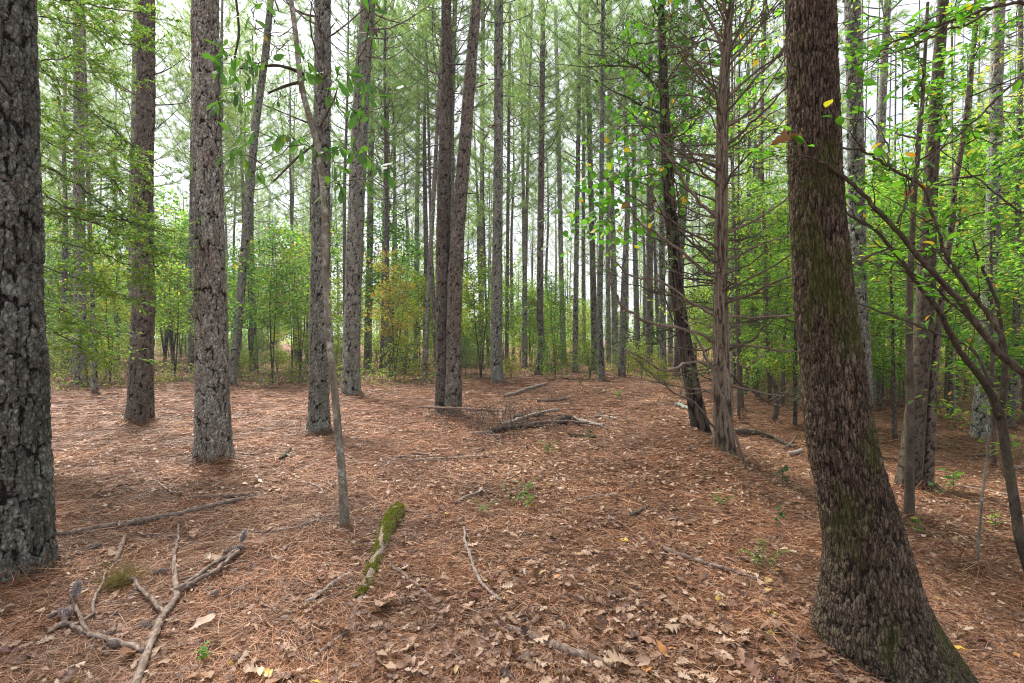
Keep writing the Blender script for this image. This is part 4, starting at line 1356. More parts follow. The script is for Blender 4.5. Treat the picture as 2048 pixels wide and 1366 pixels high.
# ------------------------------------------------------------------ dead-limbed cedar
r_ = np.random.default_rng(404)
cg = ground_at(1447, 905)
CD = cg.y + 0.08
cb = (cg.x, CD, cg.z)
cpath = [(905, 1449, 48), (880, 1448, 42), (840, 1446, 40), (760, 1443, 36), (683, 1442, 33), (600, 1441, 30), (500, 1442, 28), (400, 1443, 26), (300, 1444, 25), (200, 1446, 24), (120, 1451, 21), (60, 1455, 17), (0, 1464, 13)]
zs, xs, rs = px_trunk(cpath, CD, cb[2], cb[2] + 9.5, 0.015)
ced = thing('cedar_tree', 'reddish brown cedar with shredding bark and many bare dead limbs, middle right', 'tree', cb)
obj('trunk', trunk_mesh('trunk', zs, xs, np.full(len(zs), CD), rs, 'cedar', M['cedar_bark'], CD, 95, cb, 0.12), ced)
def dead_limbs(parent, base, zs, xs, dist, n, zlo, zhi, Lmin, Lmax, mat, r, up_top=0.9, droop=0.25, fan=1.0, fol=None):
    for k in range(n):
        f = (k + r.random()) / n
        z = zlo + (zhi - zlo) * f
        x0 = np.interp(z, zs, xs)
        az = r.uniform(0, 2 * math.pi)
        cx = math.cos(az)
        if abs(cx) < 0.35:
            az += 0.6
        out = np.array([math.cos(az), math.sin(az) * fan, 0])
        L = r.uniform(Lmin, Lmax) * (1 - 0.25 * f)
        upv = (-droop + (up_top + droop) * f) + r.normal(0, 0.15)
        s = np.linspace(0, 1, 9)
        side = np.array([-out[1], out[0], 0])
        bend = r.normal(0, 0.13) * L
        P = np.array([x0, dist, z]) + s[:, None] * out * L + (s * upv * L + (s ** 2.2) * r.uniform(0.0, 0.35) * L)[:, None] * np.array([0, 0, 1.0]) \
            + (np.sin(s * math.pi * r.uniform(0.7, 1.6)) * bend)[:, None] * side
        P[2:] += np.cumsum(r.normal(0, 0.030, (7, 3)), 0)
        rb = r.uniform(0.011, 0.020) * (0.65 + 0.3 * L)
        extra = []
        for m in range(int(2 + L * 3)):
            i = int(r.integers(2, 8))
            q = P[i]
            e = q + (out * r.uniform(0.2, 1.0) + side * r.normal(0, 0.7) + np.array([0, 0, r.uniform(-0.3, 0.8)])) * r.uniform(0.12, 0.5)
            extra.append((wander(q, e, 5, 0.02, r), np.linspace(rb * 0.5, 0.0030, 5)))
            if fol is not None and r.random() < fol:
                FOL.append((q, e))
        limb_obj('dead_limb', parent, base, P, rb * (1 - 0.82 * s), mat, 5, extra)
FOL = []
dead_limbs(ced, cb, zs, xs, CD, 92, cb[2] + 0.75, CAM_Z + 5.4, 0.8, 1.9, 'dead_limb', r_, 1.0, 0.12, fol=0.12)
for path, de in (([(1440, 690, 9), (1400, 665, 8), (1340, 655, 7), (1285, 640, 7), (1240, 610, 6), (1222, 570, 5), (1214, 530, 4), (1225, 480, 2)], 6.3), ([(1440, 560, 9), (1385, 525, 7), (1330, 480, 6), (1270, 440, 5), (1255, 400, 3)], 6.4),
                 ([(1442, 440, 9), (1400, 410, 8), (1360, 350, 7), (1330, 300, 5), (1310, 240, 3)], 6.6), ([(1440, 740, 8), (1390, 720, 7), (1330, 745, 6), (1290, 720, 5), (1250, 697, 4)], 6.0),
                 ([(1443, 640, 7), (1390, 610, 6), (1320, 560, 5), (1260, 555, 4), (1215, 505, 3)], 6.1), ([(1455, 290, 8), (1500, 250, 7), (1560, 190, 5), (1600, 130, 3)], 6.4),
                 ([(1455, 520, 8), (1500, 500, 6), (1550, 480, 5), (1590, 465, 3)], 6.6), ([(1455, 700, 7), (1500, 680, 5), (1545, 640, 3)], 6.5),
                 ([(1452, 130, 9), (1430, 60, 8), (1395, 0, 6), (1370, -50, 4)], 6.8), ([(1458, 100, 9), (1490, 40, 8), (1515, -20, 6)], 6.8),
                 ([(1440, 870, 6), (1390, 800, 5), (1350, 790, 4), (1300, 745, 3), (1250, 700, 2)], 5.9),
                 ([(1502, 960, 5), (1480, 900, 7), (1450, 810, 8), (1425, 740, 8), (1400, 690, 6), (1370, 640, 3)], 6.3)):
    pp, rr = px_limb(path, (CD if path[0][1] < 900 else 6.0, de))
    rr = rr * 0.9
    pp[2:-1] += r_.normal(0, 0.010, pp[2:-1].shape)
    limb_obj('dead_limb', ced, cb, pp, rr, 'dead_limb', 6)
def cedar_sprays(segs, base, parent, r, dens=170, size=(0.03, 0.06), spread=0.05):
    PP, DD = [], []
    for p, e in segs:
        L = np.linalg.norm(e - p)
        n = int(dens * (L + 0.1))
        u = r.random(n)
        PP.append(p + (e - p) * u[:, None] * 1.15 + r.normal(0, spread, (n, 3)))
        DD.append((e - p) / (L + 1e-6) + r.normal(0, 0.6, (n, 3)))
    P = np.concatenate(PP) - np.array(base)
    V, Fs = scatter(LEAF_SLIM, P, np.concatenate(DD), r.normal(0, 1, (len(P), 3)), r.uniform(size[0], size[1], len(P)))
    f = obj('foliage', build_mesh('foliage', V, Fs, [M['cedar_foliage']]), parent)
    f['kind'] = 'stuff'
top = [(np.array([np.interp(z, zs, xs), CD, z]), np.array([np.interp(z, zs, xs) + r_.normal(0, 0.7), CD + r_.normal(0, 0.7), z + r_.uniform(-0.2, 0.7)])) for z in np.linspace(5.6, 9.3, 60)]
cedar_sprays(FOL + top, cb, ced, r_)

# dark cedar leaning behind it, hung with vine
dg = ground_at(1400, 862)
DD_ = dg.y + 0.1
db = (dg.x, DD_, dg.z)
dpath = [(866, 1404, 40), (830, 1396, 36), (760, 1382, 33), (700, 1372, 30), (640, 1362, 29), (560, 1352, 28), (480, 1346, 27), (400, 1339, 25), (330, 1334, 24), (200, 1328, 20), (100, 1325, 17), (0, 1322, 13)]
zs, xs, rs = px_trunk(dpath, DD_, db[2], db[2] + 8.8, 0.015)
dced = thing('cedar_tree', 'dark shaggy cedar curving up to the left, its thin limbs greened by sprays', 'tree', db)
obj('trunk', trunk_mesh('trunk', zs, xs, np.full(len(zs), DD_), rs, 'cedar', M['dark_cedar_bark'], DD_, 96, db, 0.15, amp=0.014), dced)
FOL = []
dead_limbs(dced, db, zs, xs, DD_, 56, db[2] + 1.2, CAM_Z + 6.2, 0.7, 1.8, 'dark_branch', r_, 0.6, 0.25, fol=0.55)
top = [(np.array([np.interp(z, zs, xs), DD_, z]), np.array([np.interp(z, zs, xs) + r_.normal(0, 0.7), DD_ + r_.normal(0, 0.7), z + r_.uniform(-0.2, 0.6)])) for z in np.linspace(4.5, 8.8, 60)]
cedar_sprays(FOL + top, db, dced, r_, 120)

# vine of broad bright leaves on the dark cedar and its neighbours
vb = (db[0] - 0.25, db[1] + 0.35, float(terrain(db[0] - 0.25, db[1] + 0.35)))
vine = thing('leafy_vine', 'bright green broad-leaved vine climbing the dark cedar beside the dead-limbed cedar', 'vine', vb)
vz = np.linspace(vb[2] - 0.05, 8.6, 30)
vx = np.interp(vz, zs, xs) + 0.17 * np.sin(vz * 2.2) * sstep(0, 1, vz - vb[2])
vy = DD_ + 0.17 * np.cos(vz * 2.2) + 0.1
limb_obj('stem', vine, vb, np.stack([vx, vy, vz], -1), np.linspace(0.014, 0.004, 30), 'dark_branch', 5)
P_, D_, N_, S_, segs = [], [], [], [], []
blobs = [(1190, 350, 26), (1215, 400, 30), (1200, 460, 26), (1240, 330, 24), (1180, 420, 16), (1165, 480, 8), (1290, 330, 30), (1330, 400, 28), (1290, 120, 26), (1310, 60, 24), (1345, 40, 16), (1350, 210, 24), (1380, 230, 24),
         (1270, 230, 16), (1400, 100, 18), (1250, 280, 16), (1360, 320, 22), (1400, 330, 16), (1300, 190, 22), (1420, 20, 14), (1500, 60, 18), (1540, 110, 18), (1480, 20, 16), (1520, 170, 14), (1250, 190, 10), (1230, 440, 14), (1270, 460, 14), (1390, 150, 14)]
for (bx_, by_, n) in blobs:
    dc = DD_ + r_.normal(0.2, 0.35)
    ce = np.array(at(bx_, by_, dc))
    i = int(np.argmin(np.hypot(vx - ce[0], vz - (ce[2] - 0.4))))
    st = np.array([vx[i], vy[i], vz[i]])
    W = wander(st, ce, 7, 0.06, r_, -0.1)
    limb_obj('tendril', vine, vb, W, np.linspace(0.006, 0.002, 7), 'dark_branch', 4)
    for m in range(int(n * 2.2)):
        p = ce + r_.normal(0, 1, 3) * np.array([0.30, 0.25, 0.24])
        P_.append(p - np.array(vb))
        D_.append(r_.normal(0, 1, 3) * np.array([1, 1, 0.4]) + np.array([0, 0, -0.35]))
        N_.append(np.array([0, -0.4, 0.9]) + r_.normal(0, 0.5, 3))
        S_.append(r_.uniform(0.07, 0.155))
order = np.argsort(-np.array(S_))
big, rest = order[:290], order[290:]
pick = lambda L, ix: [L[i] for i in ix]
add_leaves(vine, LEAF_BROAD, 'bright_leaf', pick(P_, big), pick(D_, big), pick(N_, big), pick(S_, big))
V, Fs = scatter(LEAF_BROAD, np.array(pick(P_, rest)), np.array(pick(D_, rest)), np.array(pick(N_, rest)), np.array(pick(S_, rest)))
f = obj('small_foliage', build_mesh('small_foliage', V, Fs, [M['bright_leaf']]), vine)
f['kind'] = 'stuff'

# ------------------------------------------------------------------ thin hardwood stems on the right
def hardwood(label, path, base=None, d=None, mat='brown_oak_bark', kind='smooth', H=8.0, twigs=16, leafy=1.0, lo=2.0, name='hardwood_tree', flare=0.15, spread=1.0, sd=0, leafmat='green_leaf', amp=None, leafsize=0.085, group=None):
    r = np.random.default_rng(900 + sd)
    if base is not None:
        g_ = ground_at(*base)
        d = g_.y + path[0][2] / 2 / F * g_.y
    bx = (path[0][1] - 1024) / F * d
    if base is not None:
        bx = (base[0] - 1024) / F * d
    b = (float(bx), float(d), float(terrain(bx, d)))
    zs, xs, rs = px_trunk(path, d, b[2], b[2] + H, 0.008)
    ys = np.full(len(zs), d) + 0.03 * (zs - b[2]) * r.normal(0, 1)
    t = thing(name, label, 'tree' if path[0][2] > 12 else 'sapling', b, group)
    obj('trunk', trunk_mesh('trunk', zs, xs, ys, rs, kind, M[mat], d, 110 + sd, b, flare, amp=amp, res=1.4 if sd < 5 else 2.6), t)
    TRUNK_SPOTS.append((b[0], b[1], 0.1))
    if twigs:
        g = Geo()
        PP, DDD = [], []
        for k in range(twigs):
            z = b[2] + lo + (H - lo) * (k + r.random()) / twigs
            p = np.array([np.interp(z, zs, xs), np.interp(z, zs, ys), z])
            az = k * 2.4 + r.normal(0, 0.5)
            L = spread * r.uniform(0.5, 1.3)
            out = np.array([math.cos(az), math.sin(az), r.uniform(0.0, 0.6)])
            W = wander(p, p + out * L, 7, 0.05 * L, r)
            g.tube(W - np.array(b), np.linspace(min(0.012, 0.5 * float(np.interp(z, zs, rs))), 0.002, 7), 4, 0, False)
            for m in range(5):
                q = W[2 + m % 5]
                e = q + (out * 0.5 + r.normal(0, 0.55, 3) * np.array([1, 1, 0.5])) * L * 0.5
                g.tube(np.array([q, (q + e) / 2, e]) - np.array(b), [0.003, 0.0025, 0.0012], 3, 0, False)
                n = int(22 * leafy)
                if n:
                    u = r.random(n)
                    PP.append(q + (e - q) * u[:, None] + r.normal(0, 0.05, (n, 3)))
                    DDD.append((e - q) / (np.linalg.norm(e - q) + 1e-6) + r.normal(0, 0.6, (n, 3)))
        mats = [M['brown_far_bark'], M[leafmat]]
        if PP:
            P = np.concatenate(PP) - np.array(b)
            V, Fs = scatter(LEAF_MIN, P, np.concatenate(DDD) * np.array([1, 1, 0.5]), np.array([0, 0, 1.0]) + r.normal(0, 0.35, P.shape), leafsize * 1.15 * r.uniform(0.6, 1.2, len(P)))
            g.add(V, Fs, 1)
        obj('crown', g.mesh('crown', mats), t)
    return t

hardwood('stout brown oak with furrowed bark, thickest of the three stems right of the leaning oak', [(986, 1814, 58), (930, 1819, 50), (800, 1830, 44), (683, 1839, 41), (569, 1843, 39), (364, 1848, 31), (220, 1854, 27), (0, 1865, 22)], base=(1814, 985), kind='oak', H=12, lo=4, twigs=26, spread=1.6, sd=1, amp=0.006)
hardwood('thin straight stem growing just in front of the stout brown oak', [(1046, 1818, 23), (1000, 1819, 21), (927, 1820, 20), (804, 1822, 18), (683, 1820, 17), (569, 1822, 15), (400, 1832, 12), (200, 1850, 9), (0, 1862, 7)], base=(1818, 1046), H=7, lo=2.6, twigs=14, sd=2)
hardwood('slightly bent dark stem close behind the stout brown oak on its right', [(985, 1855, 24), (886, 1861, 21), (763, 1867, 18), (681, 1874, 17), (569, 1886, 15), (446, 1905, 14), (372, 1910, 13), (282, 1927, 12), (100, 1948, 10), (0, 1960, 8)], base=(1855, 984), mat='dark_cedar_bark', kind='oak', H=9, lo=2.2, twigs=22, sd=3, spread=1.2, amp=0.005)
hardwood('stem bent like a hook at its foot, in front of the sunny gap', [(822, 1872, 20), (812, 1890, 19), (803, 1904, 17), (785, 1916, 16), (763, 1912, 15), (722, 1903, 14), (640, 1905, 13), (400, 1918, 10), (0, 1930, 8)], base=(1872, 822), H=9, lo=2, twigs=18, sd=4, spread=1.4)
hardwood('pale slim sapling standing alone on the lower right leaf litter', [(1142, 1953, 8), (1100, 1954, 7), (1009, 1958, 6.5), (930, 1964, 6), (894, 1968, 6), (853, 1963, 4), (800, 1960, 3)], base=(1953, 1142), mat='smooth_bark', H=1.9, lo=1.0, twigs=5, leafy=0.5, spread=0.45, sd=5, leafsize=0.06)
hardwood('thin dark stem behind the forked sapling', [(945, 1988, 11), (840, 1990, 10), (683, 1993, 8), (400, 2000, 6)], base=(1988, 944), mat='dark_cedar_bark', H=5, lo=2, twigs=10, sd=6)
hardwood('thin whitish stem right beside the dead-limbed cedar', [(850, 1464, 7), (760, 1463, 6), (667, 1462, 5), (400, 1464, 4), (0, 1470, 3)], base=(1464, 848), mat='smooth_bark', H=7, lo=3, twigs=12, sd=7)
hardwood('thin brown stem second to the right of the dead-limbed cedar', [(833, 1477, 8), (667, 1479, 7), (400, 1482, 5), (0, 1490, 4)], base=(1477, 831), H=7, lo=2.5, twigs=12, sd=8)
hardwood('grey upright stem behind the thin pair by the dead-limbed cedar', [(787, 1510, 13), (667, 1510, 11), (400, 1513, 9), (0, 1520, 7)], base=(1510, 786), H=9, lo=3, twigs=16, sd=9)
hardwood('leaning stem behind the dead-limbed cedar, right side', [(790, 1489, 10), (700, 1500, 9), (500, 1512, 7), (0, 1535, 5)], base=(1489, 789), H=8, lo=3, twigs=14, sd=10)
hardwood('dark crooked sapling in the open between cedar and leaning oak', [(848, 1547, 15), (800, 1555, 13), (775, 1552, 13), (749, 1540, 12), (700, 1535, 11), (667, 1533, 10), (544, 1536, 9), (300, 1530, 7), (0, 1540, 5)], base=(1547, 846), mat='dark_cedar_bark', H=7, lo=2.2, twigs=22, sd=11, spread=1.1)
hardwood('slim straight sapling touching the crooked sapling', [(816, 1565, 10), (750, 1568, 8), (687, 1571, 7), (605, 1579, 6), (300, 1590, 4)], base=(1565, 815), mat='dark_cedar_bark', H=6, lo=2, twigs=16, sd=12)
for k, (px_, by, w) in enumerate(((1783, 812, 7), (1800, 815, 7), (1765, 800, 5), (1838, 805, 6), (1930, 800, 6), (2046, 850, 8))):
    hardwood(f'{["thin dark pole right of the pine behind the oak", "thin dark pole next to the stout brown oak", "wispy pole close to the pine behind the oak", "wispy pole showing behind the stout brown oak", "wispy pole right of the hook-footed stem", "thin stem at the right picture edge"][k]}',
             [(by, px_, w), (683, px_ + 2, w * 0.85), (400, px_ + 6, w * 0.6), (100, px_ + 8, w * 0.45)], base=(px_, by), mat='dark_cedar_bark', H=6.5, lo=2, twigs=14, sd=20 + k, spread=1.2)
# more thin stems filling the right-hand wood
rr_ = np.random.default_rng(55)
k = tr = 0
while k < 25 and tr < 3000:
    tr += 1
    d = rr_.uniform(11, 26)
    px_ = rr_.uniform(1460, 2200)
    x, y = gp(px_, d)
    if not free(x, y, 0.9):
        continue
    k += 1
    z0 = float(terrain(x, y))
    py0 = 683 - (z0 - CAM_Z) / d * F
    w = rr_.uniform(0.05, 0.13) / d * F
    ln = rr_.normal(0, 14)
    where = 'left of the leaning oak' if px_ < 1640 else 'between leaning oak and stout oak' if px_ < 1810 else 'beyond the stout brown oak'
    hardwood(f'thin thicket stem {where}', [(py0, px_, w), (600, px_ + ln * 0.4, w * 0.85), (300, px_ + ln, w * 0.7), (0, px_ + ln * 1.3, w * 0.5)], d=d, H=rr_.uniform(6, 10), lo=1.6, twigs=22, sd=40 + k, spread=1.3,
             mat=['brown_oak_bark', 'dark_cedar_bark', 'smooth_bark'][k % 3], group='thin stems of the thicket ' + where, leafmat=['green_leaf', 'green_leaf', 'yellow_leaf'][k % 3])

# ------------------------------------------------------------------ forked sapling and arching branches at the right edge
r_ = np.random.default_rng(606)
fg = ground_at(2072, 1170)
FD = fg.y
fb = (fg.x, FD, fg.z)
fork = thing('forked_sapling', 'mossy forked sapling at the lower right edge, its arm reaching left across the oak', 'sapling', fb)
fpath = [(1175, 2073, 36), (1140, 2058, 33), (1080, 2040, 31), (1000, 2028, 29), (920, 2015, 28), (860, 2006, 28), (815, 1997, 27)]
zs, xs, rs = px_trunk(fpath, FD, fb[2])
obj('trunk', trunk_mesh('trunk', zs, xs, np.full(len(zs), FD), rs * 0.82, 'smooth', M['dark_branch'], FD, 120, fb, 0.1, amp=0.003), fork)
twig_src = []
def arm(parent, base, path, d0, d1, mat='dark_branch', name='branch', keep=True):
    pp, rr = px_limb(path, (d0, d1), 6)
    rr = rr * 0.82
    pp[2:-2] += r_.normal(0, 0.003, pp[2:-2].shape)
    limb_obj(name, parent, base, pp, rr, mat, 8)
    if keep:
        twig_src.append((parent, base, pp, rr))
arm(fork, fb, [(1999, 835, 26), (1985, 790, 24), (1957, 749, 21), (1923, 708, 18), (1900, 668, 17), (1884, 628, 16), (1853, 589, 14), (1816, 540, 12), (1779, 491, 11), (1750, 458, 9), (1689, 425, 7), (1640, 388, 6), (1612, 374, 4)], FD, FD - 1.0)
arm(fork, fb, [(1999, 830, 22), (2010, 770, 18), (2010, 712, 16), (2006, 672, 13), (1997, 614, 12), (1980, 569, 10), (1961, 529, 8), (1945, 480, 5)], FD, FD - 0.1)
arm(fork, fb, [(1986, 775, 12), (1960, 716, 10), (1935, 689, 9), (1886, 671, 8), (1837, 651, 7), (1775, 628, 6), (1726, 610, 4), (1690, 600, 3)], FD, FD + 0.3)

HD = 2.75
hb = (float((2330 - 1024) / F * HD), HD + 0.3, float(terrain((2330 - 1024) / F * HD, HD + 0.3)))
arch = thing('arching_tree', 'arching dark-branched tree leaning in from outside the right edge with toothed green leaves', 'tree', hb)
trunkp = np.array([hb, at(2280, 950, HD + .2), at(2200, 860, HD + .1), at(2110, 790, HD), at(2048, 747, HD)])
trunkp[0][2] -= 0.15
sq = np.linspace(0, 4, 25)
trunkp = np.stack([np.interp(sq, np.arange(5), trunkp[:, a]) for a in range(3)], -1)
limb_obj('trunk', arch, hb, trunkp, np.linspace(0.045, 0.024, 25), 'dark_branch', 10)
arm(arch, hb, [(2050, 748, 25), (2000, 708, 22), (1951, 647, 20), (1902, 581, 18), (1853, 532, 17), (1808, 479, 15), (1767, 434, 13), (1730, 393, 12), (1681, 347, 10), (1640, 319, 7), (1605, 312, 5), (1570, 325, 3)], HD, HD - 0.35)
arm(arch, hb, [(2003, 710, 14), (1998, 665, 14), (1970, 620, 14), (1923, 561, 14), (1906, 528, 13), (1886, 503, 12), (1878, 462, 11), (1865, 430, 10), (1849, 372, 10), (1792, 343, 9), (1763, 323, 8), (1722, 298, 7), (1640, 294, 5), (1600, 290, 3)], HD, HD - 0.2)
arm(arch, hb, [(1795, 447, 8), (1808, 410, 8), (1820, 380, 8), (1836, 331, 8), (1833, 282, 7), (1840, 233, 6), (1852, 195, 4)], HD - .2, HD - 0.1)
arm(arch, hb, [(1730, 303, 7), (1712, 280, 6), (1708, 257, 5), (1700, 240, 3)], HD - .2, HD - 0.25)
arm(arch, hb, [(1776, 330, 6), (1776, 290, 5), (1760, 262, 5), (1735, 232, 4), (1712, 205, 2)], HD - .2, HD)
arm(arch, hb, [(1985, 690, 9), (1940, 640, 8), (1870, 575, 6), (1800, 530, 4), (1745, 480, 3)], HD, HD + 0.25)
arm(arch, hb, [(2280, 900, 30), (2270, 600, 26), (2220, 300, 20), (2140, 60, 15), (2060, 2, 12), (1990, 12, 11), (1920, 38, 10), (1850, 58, 9), (1800, 78, 7), (1760, 102, 5), (1700, 140, 3)], HD + .2, HD + 0.5)
arm(arch, hb, [(1990, 12, 9), (1940, 48, 8), (1890, 60, 7), (1830, 92, 6), (1770, 110, 4), (1690, 175, 2)], HD + .45, HD + 0.3)
arm(arch, hb, [(2150, 80, 10), (2080, 120, 8), (2000, 190, 7), (1940, 250, 6), (1880, 300, 4)], HD + .4, HD + 0.6)
arm(arch, hb, [(2200, 400, 10), (2120, 420, 8), (2048, 432, 7), (1990, 385, 6), (1930, 340, 4), (1880, 300, 3)], HD + .3, HD + 0.6)
P_, D_, N_, S_ = {}, {}, {}, {}
for parent, base, pp, rr in twig_src:
    L = np.linalg.norm(np.diff(pp, axis=0), axis=1).sum()
    for k in range(int(L * 9) + 2):
        i = int(r_.integers(len(pp) // 6, len(pp) - 1))
        if pp[i][0] > (2100 - 1024) / F * pp[i][1]:
            continue
        p = pp[i]
        ax = pp[i + 1] - pp[i]
        ax /= np.linalg.norm(ax) + 1e-9
        e = p + (ax * r_.uniform(0.1, 0.8) + r_.normal(0, 0.55, 3) * np.array([1, 0.8, 0.6]) + np.array([-0.1, 0, 0.12])) * r_.uniform(0.10, 0.42)
        W = wander(p, e, 6, 0.012, r_)
        limb_obj('twig', parent, base, W, np.linspace(min(0.0035, rr[i] * 0.6), 0.0010, 6), 'dark_branch', 4)
        nl = int(r_.integers(1, 5))
        for m in range(nl):
            f = r_.uniform(0.45, 1.0)
            q = W[min(5, int(f * 5))]
            dv = (e - p) / np.linalg.norm(e - p)
            key = parent.name
            P_.setdefault(key, []).append(q - np.array(base))
            D_.setdefault(key, []).append(dv * 0.8 + r_.normal(0, 0.5, 3) * np.array([1, 1, 0.3]))
            N_.setdefault(key, []).append(np.array([0, -0.12, 1.0]) + r_.normal(0, 0.3, 3))
            S_.setdefault(key, []).append(r_.uniform(0.042, 0.092))
for o_ in (fork, arch):
    k = o_.name
    add_leaves(o_, LEAF_OVAL, 'bright_leaf', P_[k][:290], D_[k][:290], N_[k][:290], S_[k][:290])

# a dead lobed leaf caught on the tip of the arching branch
p = at(1568, 285, HD - 0.3)
lobed_me = [build_mesh('fallen_leaf', *jagged(LEAF_LOBED, 0.03, 3), [M['fallen_brown']]), ]
o = obj('caught_leaf', lobed_me[0], None, p)
o.matrix_world = Matrix.Translation(at(1602, 268, HD - 0.28)) @ Matrix(((-0.85, 0.1, -0.5), (-0.2, -0.95, 0.15), (-0.45, 0.25, 0.85))).to_4x4() @ Matrix.Scale(0.19, 4)
tag(o, 'curled dead brown lobed leaf caught on branch tips before the leaning oak', 'leaf')

# ------------------------------------------------------------------ fallen limbs, sticks, logs
def ground_path(path, lift=0.012, n=4):
    P, W = [], []
    for (a, b_, w) in path:
        g_ = ground_at(a, b_)
        P.append(list(g_))
        W.append(w / 2 / F * g_.y * math.cos(math.atan(math.hypot(a - 1024, b_ - 683) / F)))
    P, W = np.array(P), np.array(W)
    s = np.arange(len(P))
    q = np.linspace(0, len(P) - 1, (len(P) - 1) * n + 1)
    out = np.stack([np.interp(q, s, P[:, a]) for a in range(3)], -1)
    rad = np.interp(q, s, W)
    if len(out) > 6:
        kk = np.array([1, 2, 1]) / 4.0
        for _ in range(2):
            sm = out.copy()
            for a in range(2):
                sm[1:-1, a] = np.convolve(out[:, a], kk, 'valid')
            out = sm
    out[:, 2] = terrain(out[:, 0], out[:, 1]) + rad * 0.6 + lift
    return out, rad

r_ = np.random.default_rng(707)
def rough_tube(g, pts, rad, sides, amt=0.10):
    n = max(len(pts), min(60, int(np.linalg.norm(np.diff(pts, axis=0), axis=1).sum() / 0.02)))
    s0, s1 = np.linspace(0, 1, len(pts)), np.linspace(0, 1, n)
    P = np.stack([np.interp(s1, s0, pts[:, a]) for a in range(3)], -1)
    rr = np.interp(s1, s0, np.broadcast_to(rad, (len(pts),)))
    kn = 1 + 0.35 * (r_.random(n) < 0.07)
    V, q, t = tube(P, rr * kn, sides, True)
    c0 = np.repeat(P, sides, 0)
    V[:n * sides] = c0 + (V[:n * sides] - c0) * (1 + r_.normal(0, amt, n * sides))[:, None]
    g.add(V, [q, t], 0)
def stick(label, path, mat='pale_twig', name='fallen_stick', lift=0.012, group='sticks lying on the needle floor', twigs=0, parts=(), cat='stick', ragged=0.0):
    pp, rr = ground_path(path, lift)
    b = pp[0].copy()
    pp[1:-1] += r_.normal(0, 0.004, pp[1:-1].shape) * np.array([1, 1, 0.7])
    t = thing(name, label, cat, tuple(b), group)
    th = np.arange(8)
    g = Geo()
    if len(pp) > 3 and rr.max() > 0.008:
        rr = rr * (1 + r_.normal(0, 0.06, len(rr)))
    rough_tube(g, pp - b, rr, 9)
    for _ in range(twigs):
        i = int(r_.integers(1, len(pp) - 1))
        ax = pp[i + 1] - pp[i] if i + 1 < len(pp) else pp[i] - pp[i - 1]
        ax = ax / (np.linalg.norm(ax) + 1e-9)
        e = pp[i] + (ax + r_.normal(0, 0.8, 3) * np.array([1, 1, 0])) * r_.uniform(0.1, 0.35)
        e[2] = float(terrain(e[0], e[1])) + r_.uniform(0.005, 0.06)
        g.tube(wander(pp[i], e, 5, 0.012, r_) - b, np.linspace(rr[i] * 0.5, 0.0012, 5), 4)
    obj('stem', g.mesh('stem', [M[mat]]), t)
    for pth in parts:
        p2, r2 = ground_path(pth, lift + 0.015)
        p2[0] = pp[int(np.argmin(np.linalg.norm(pp - p2[0], axis=1)))]
        p2[1:-1] += r_.normal(0, 0.004, p2[1:-1].shape)
        g = Geo()
        rough_tube(g, p2 - b, r2, 8)
        obj('side_branch', g.mesh('side_branch', [M[mat]]), t)
    return t

stick('long forked pine branch with scaly pale bark reaching up from the lower left', [(262, 1420, 26), (278, 1366, 23), (293, 1317, 21), (314, 1272, 19), (326, 1245, 18), (344, 1221, 16), (356, 1196, 14), (350, 1153, 11), (347, 1109, 8)], mat='fork_bark', name='fallen_branch', lift=0.03, group=None, cat='branch',
      parts=[[(356, 1198, 14), (382, 1177, 11), (415, 1153, 10), (463, 1123, 9), (483, 1106, 8)], [(358, 1196, 13), (397, 1177, 11), (442, 1150, 10), (477, 1117, 9)], [(326, 1243, 12), (293, 1207, 10), (266, 1177, 9), (238, 1158, 8)],
             [(442, 1150, 5), (470, 1140, 4), (495, 1135, 4), (508, 1142, 3)], [(349, 1120, 8), (355, 1090, 5), (357, 1062, 4)]])
stick('crooked knobbly branch with cone stalks at the lower left corner', [(290, 1318, 15), (243, 1300, 15), (210, 1291, 14), (174, 1281, 13), (150, 1268, 12), (137, 1262, 14), (118, 1264, 15), (96, 1280, 13)], mat='fork_bark', name='fallen_branch', lift=0.03, group=None, cat='branch',
      parts=[[(174, 1281, 10), (162, 1255, 9), (152, 1232, 9), (143, 1205, 7)], [(150, 1232, 16), (125, 1240, 14), (96, 1252, 13)], [(189, 1250, 9), (186, 1220, 8), (204, 1189, 7), (211, 1153, 4)]])
stick('long smooth pole lying across the needles right of the left-edge pine', [(108, 1076, 13), (174, 1068, 14), (249, 1055, 14), (338, 1039, 13), (427, 1018, 12), (489, 1004, 11)], 'fork_bark', 'fallen_pole', 0.02, None, twigs=2, cat='pole')
stick('short stick with a pale green lichened end above the long pole', [(379, 999, 9), (415, 999, 10), (442, 997, 11), (475, 997, 12), (502, 994, 11)], 'log_bark', group=None)
stick('half-buried rotten stick continuing right of the lichened stick', [(505, 993, 9), (540, 982, 8), (595, 965, 7)], 'log_bark', lift=-0.004, group=None)
stick('pale curving twig ending at the foot of the slender sapling', [(430, 1096, 4), (450, 1088, 4), (500, 1068, 5), (540, 1068, 5), (600, 1058, 5), (640, 1042, 5), (672, 1029, 5)], 'pale_twig', twigs=6, group=None)
stick('dark half-sunk stick left of the pale curving twig', [(310, 1078, 8), (350, 1070, 9), (420, 1066, 10), (500, 1068, 9), (530, 1070, 7)], 'log_bark', lift=-0.006, group=None)
stick('short upright-lying stub behind the dead needle tuft', [(232, 1135, 11), (240, 1105, 10), (251, 1082, 9)], 'log_bark', lift=0.03, group=None)
stick('whitish two-pronged twig in the lower left quarter', [(415, 1216, 3), (440, 1203, 4), (465, 1193, 5), (500, 1170, 6), (535, 1145, 6)], 'pale_twig', parts=[[(467, 1192, 4), (460, 1205, 3)]], group=None)
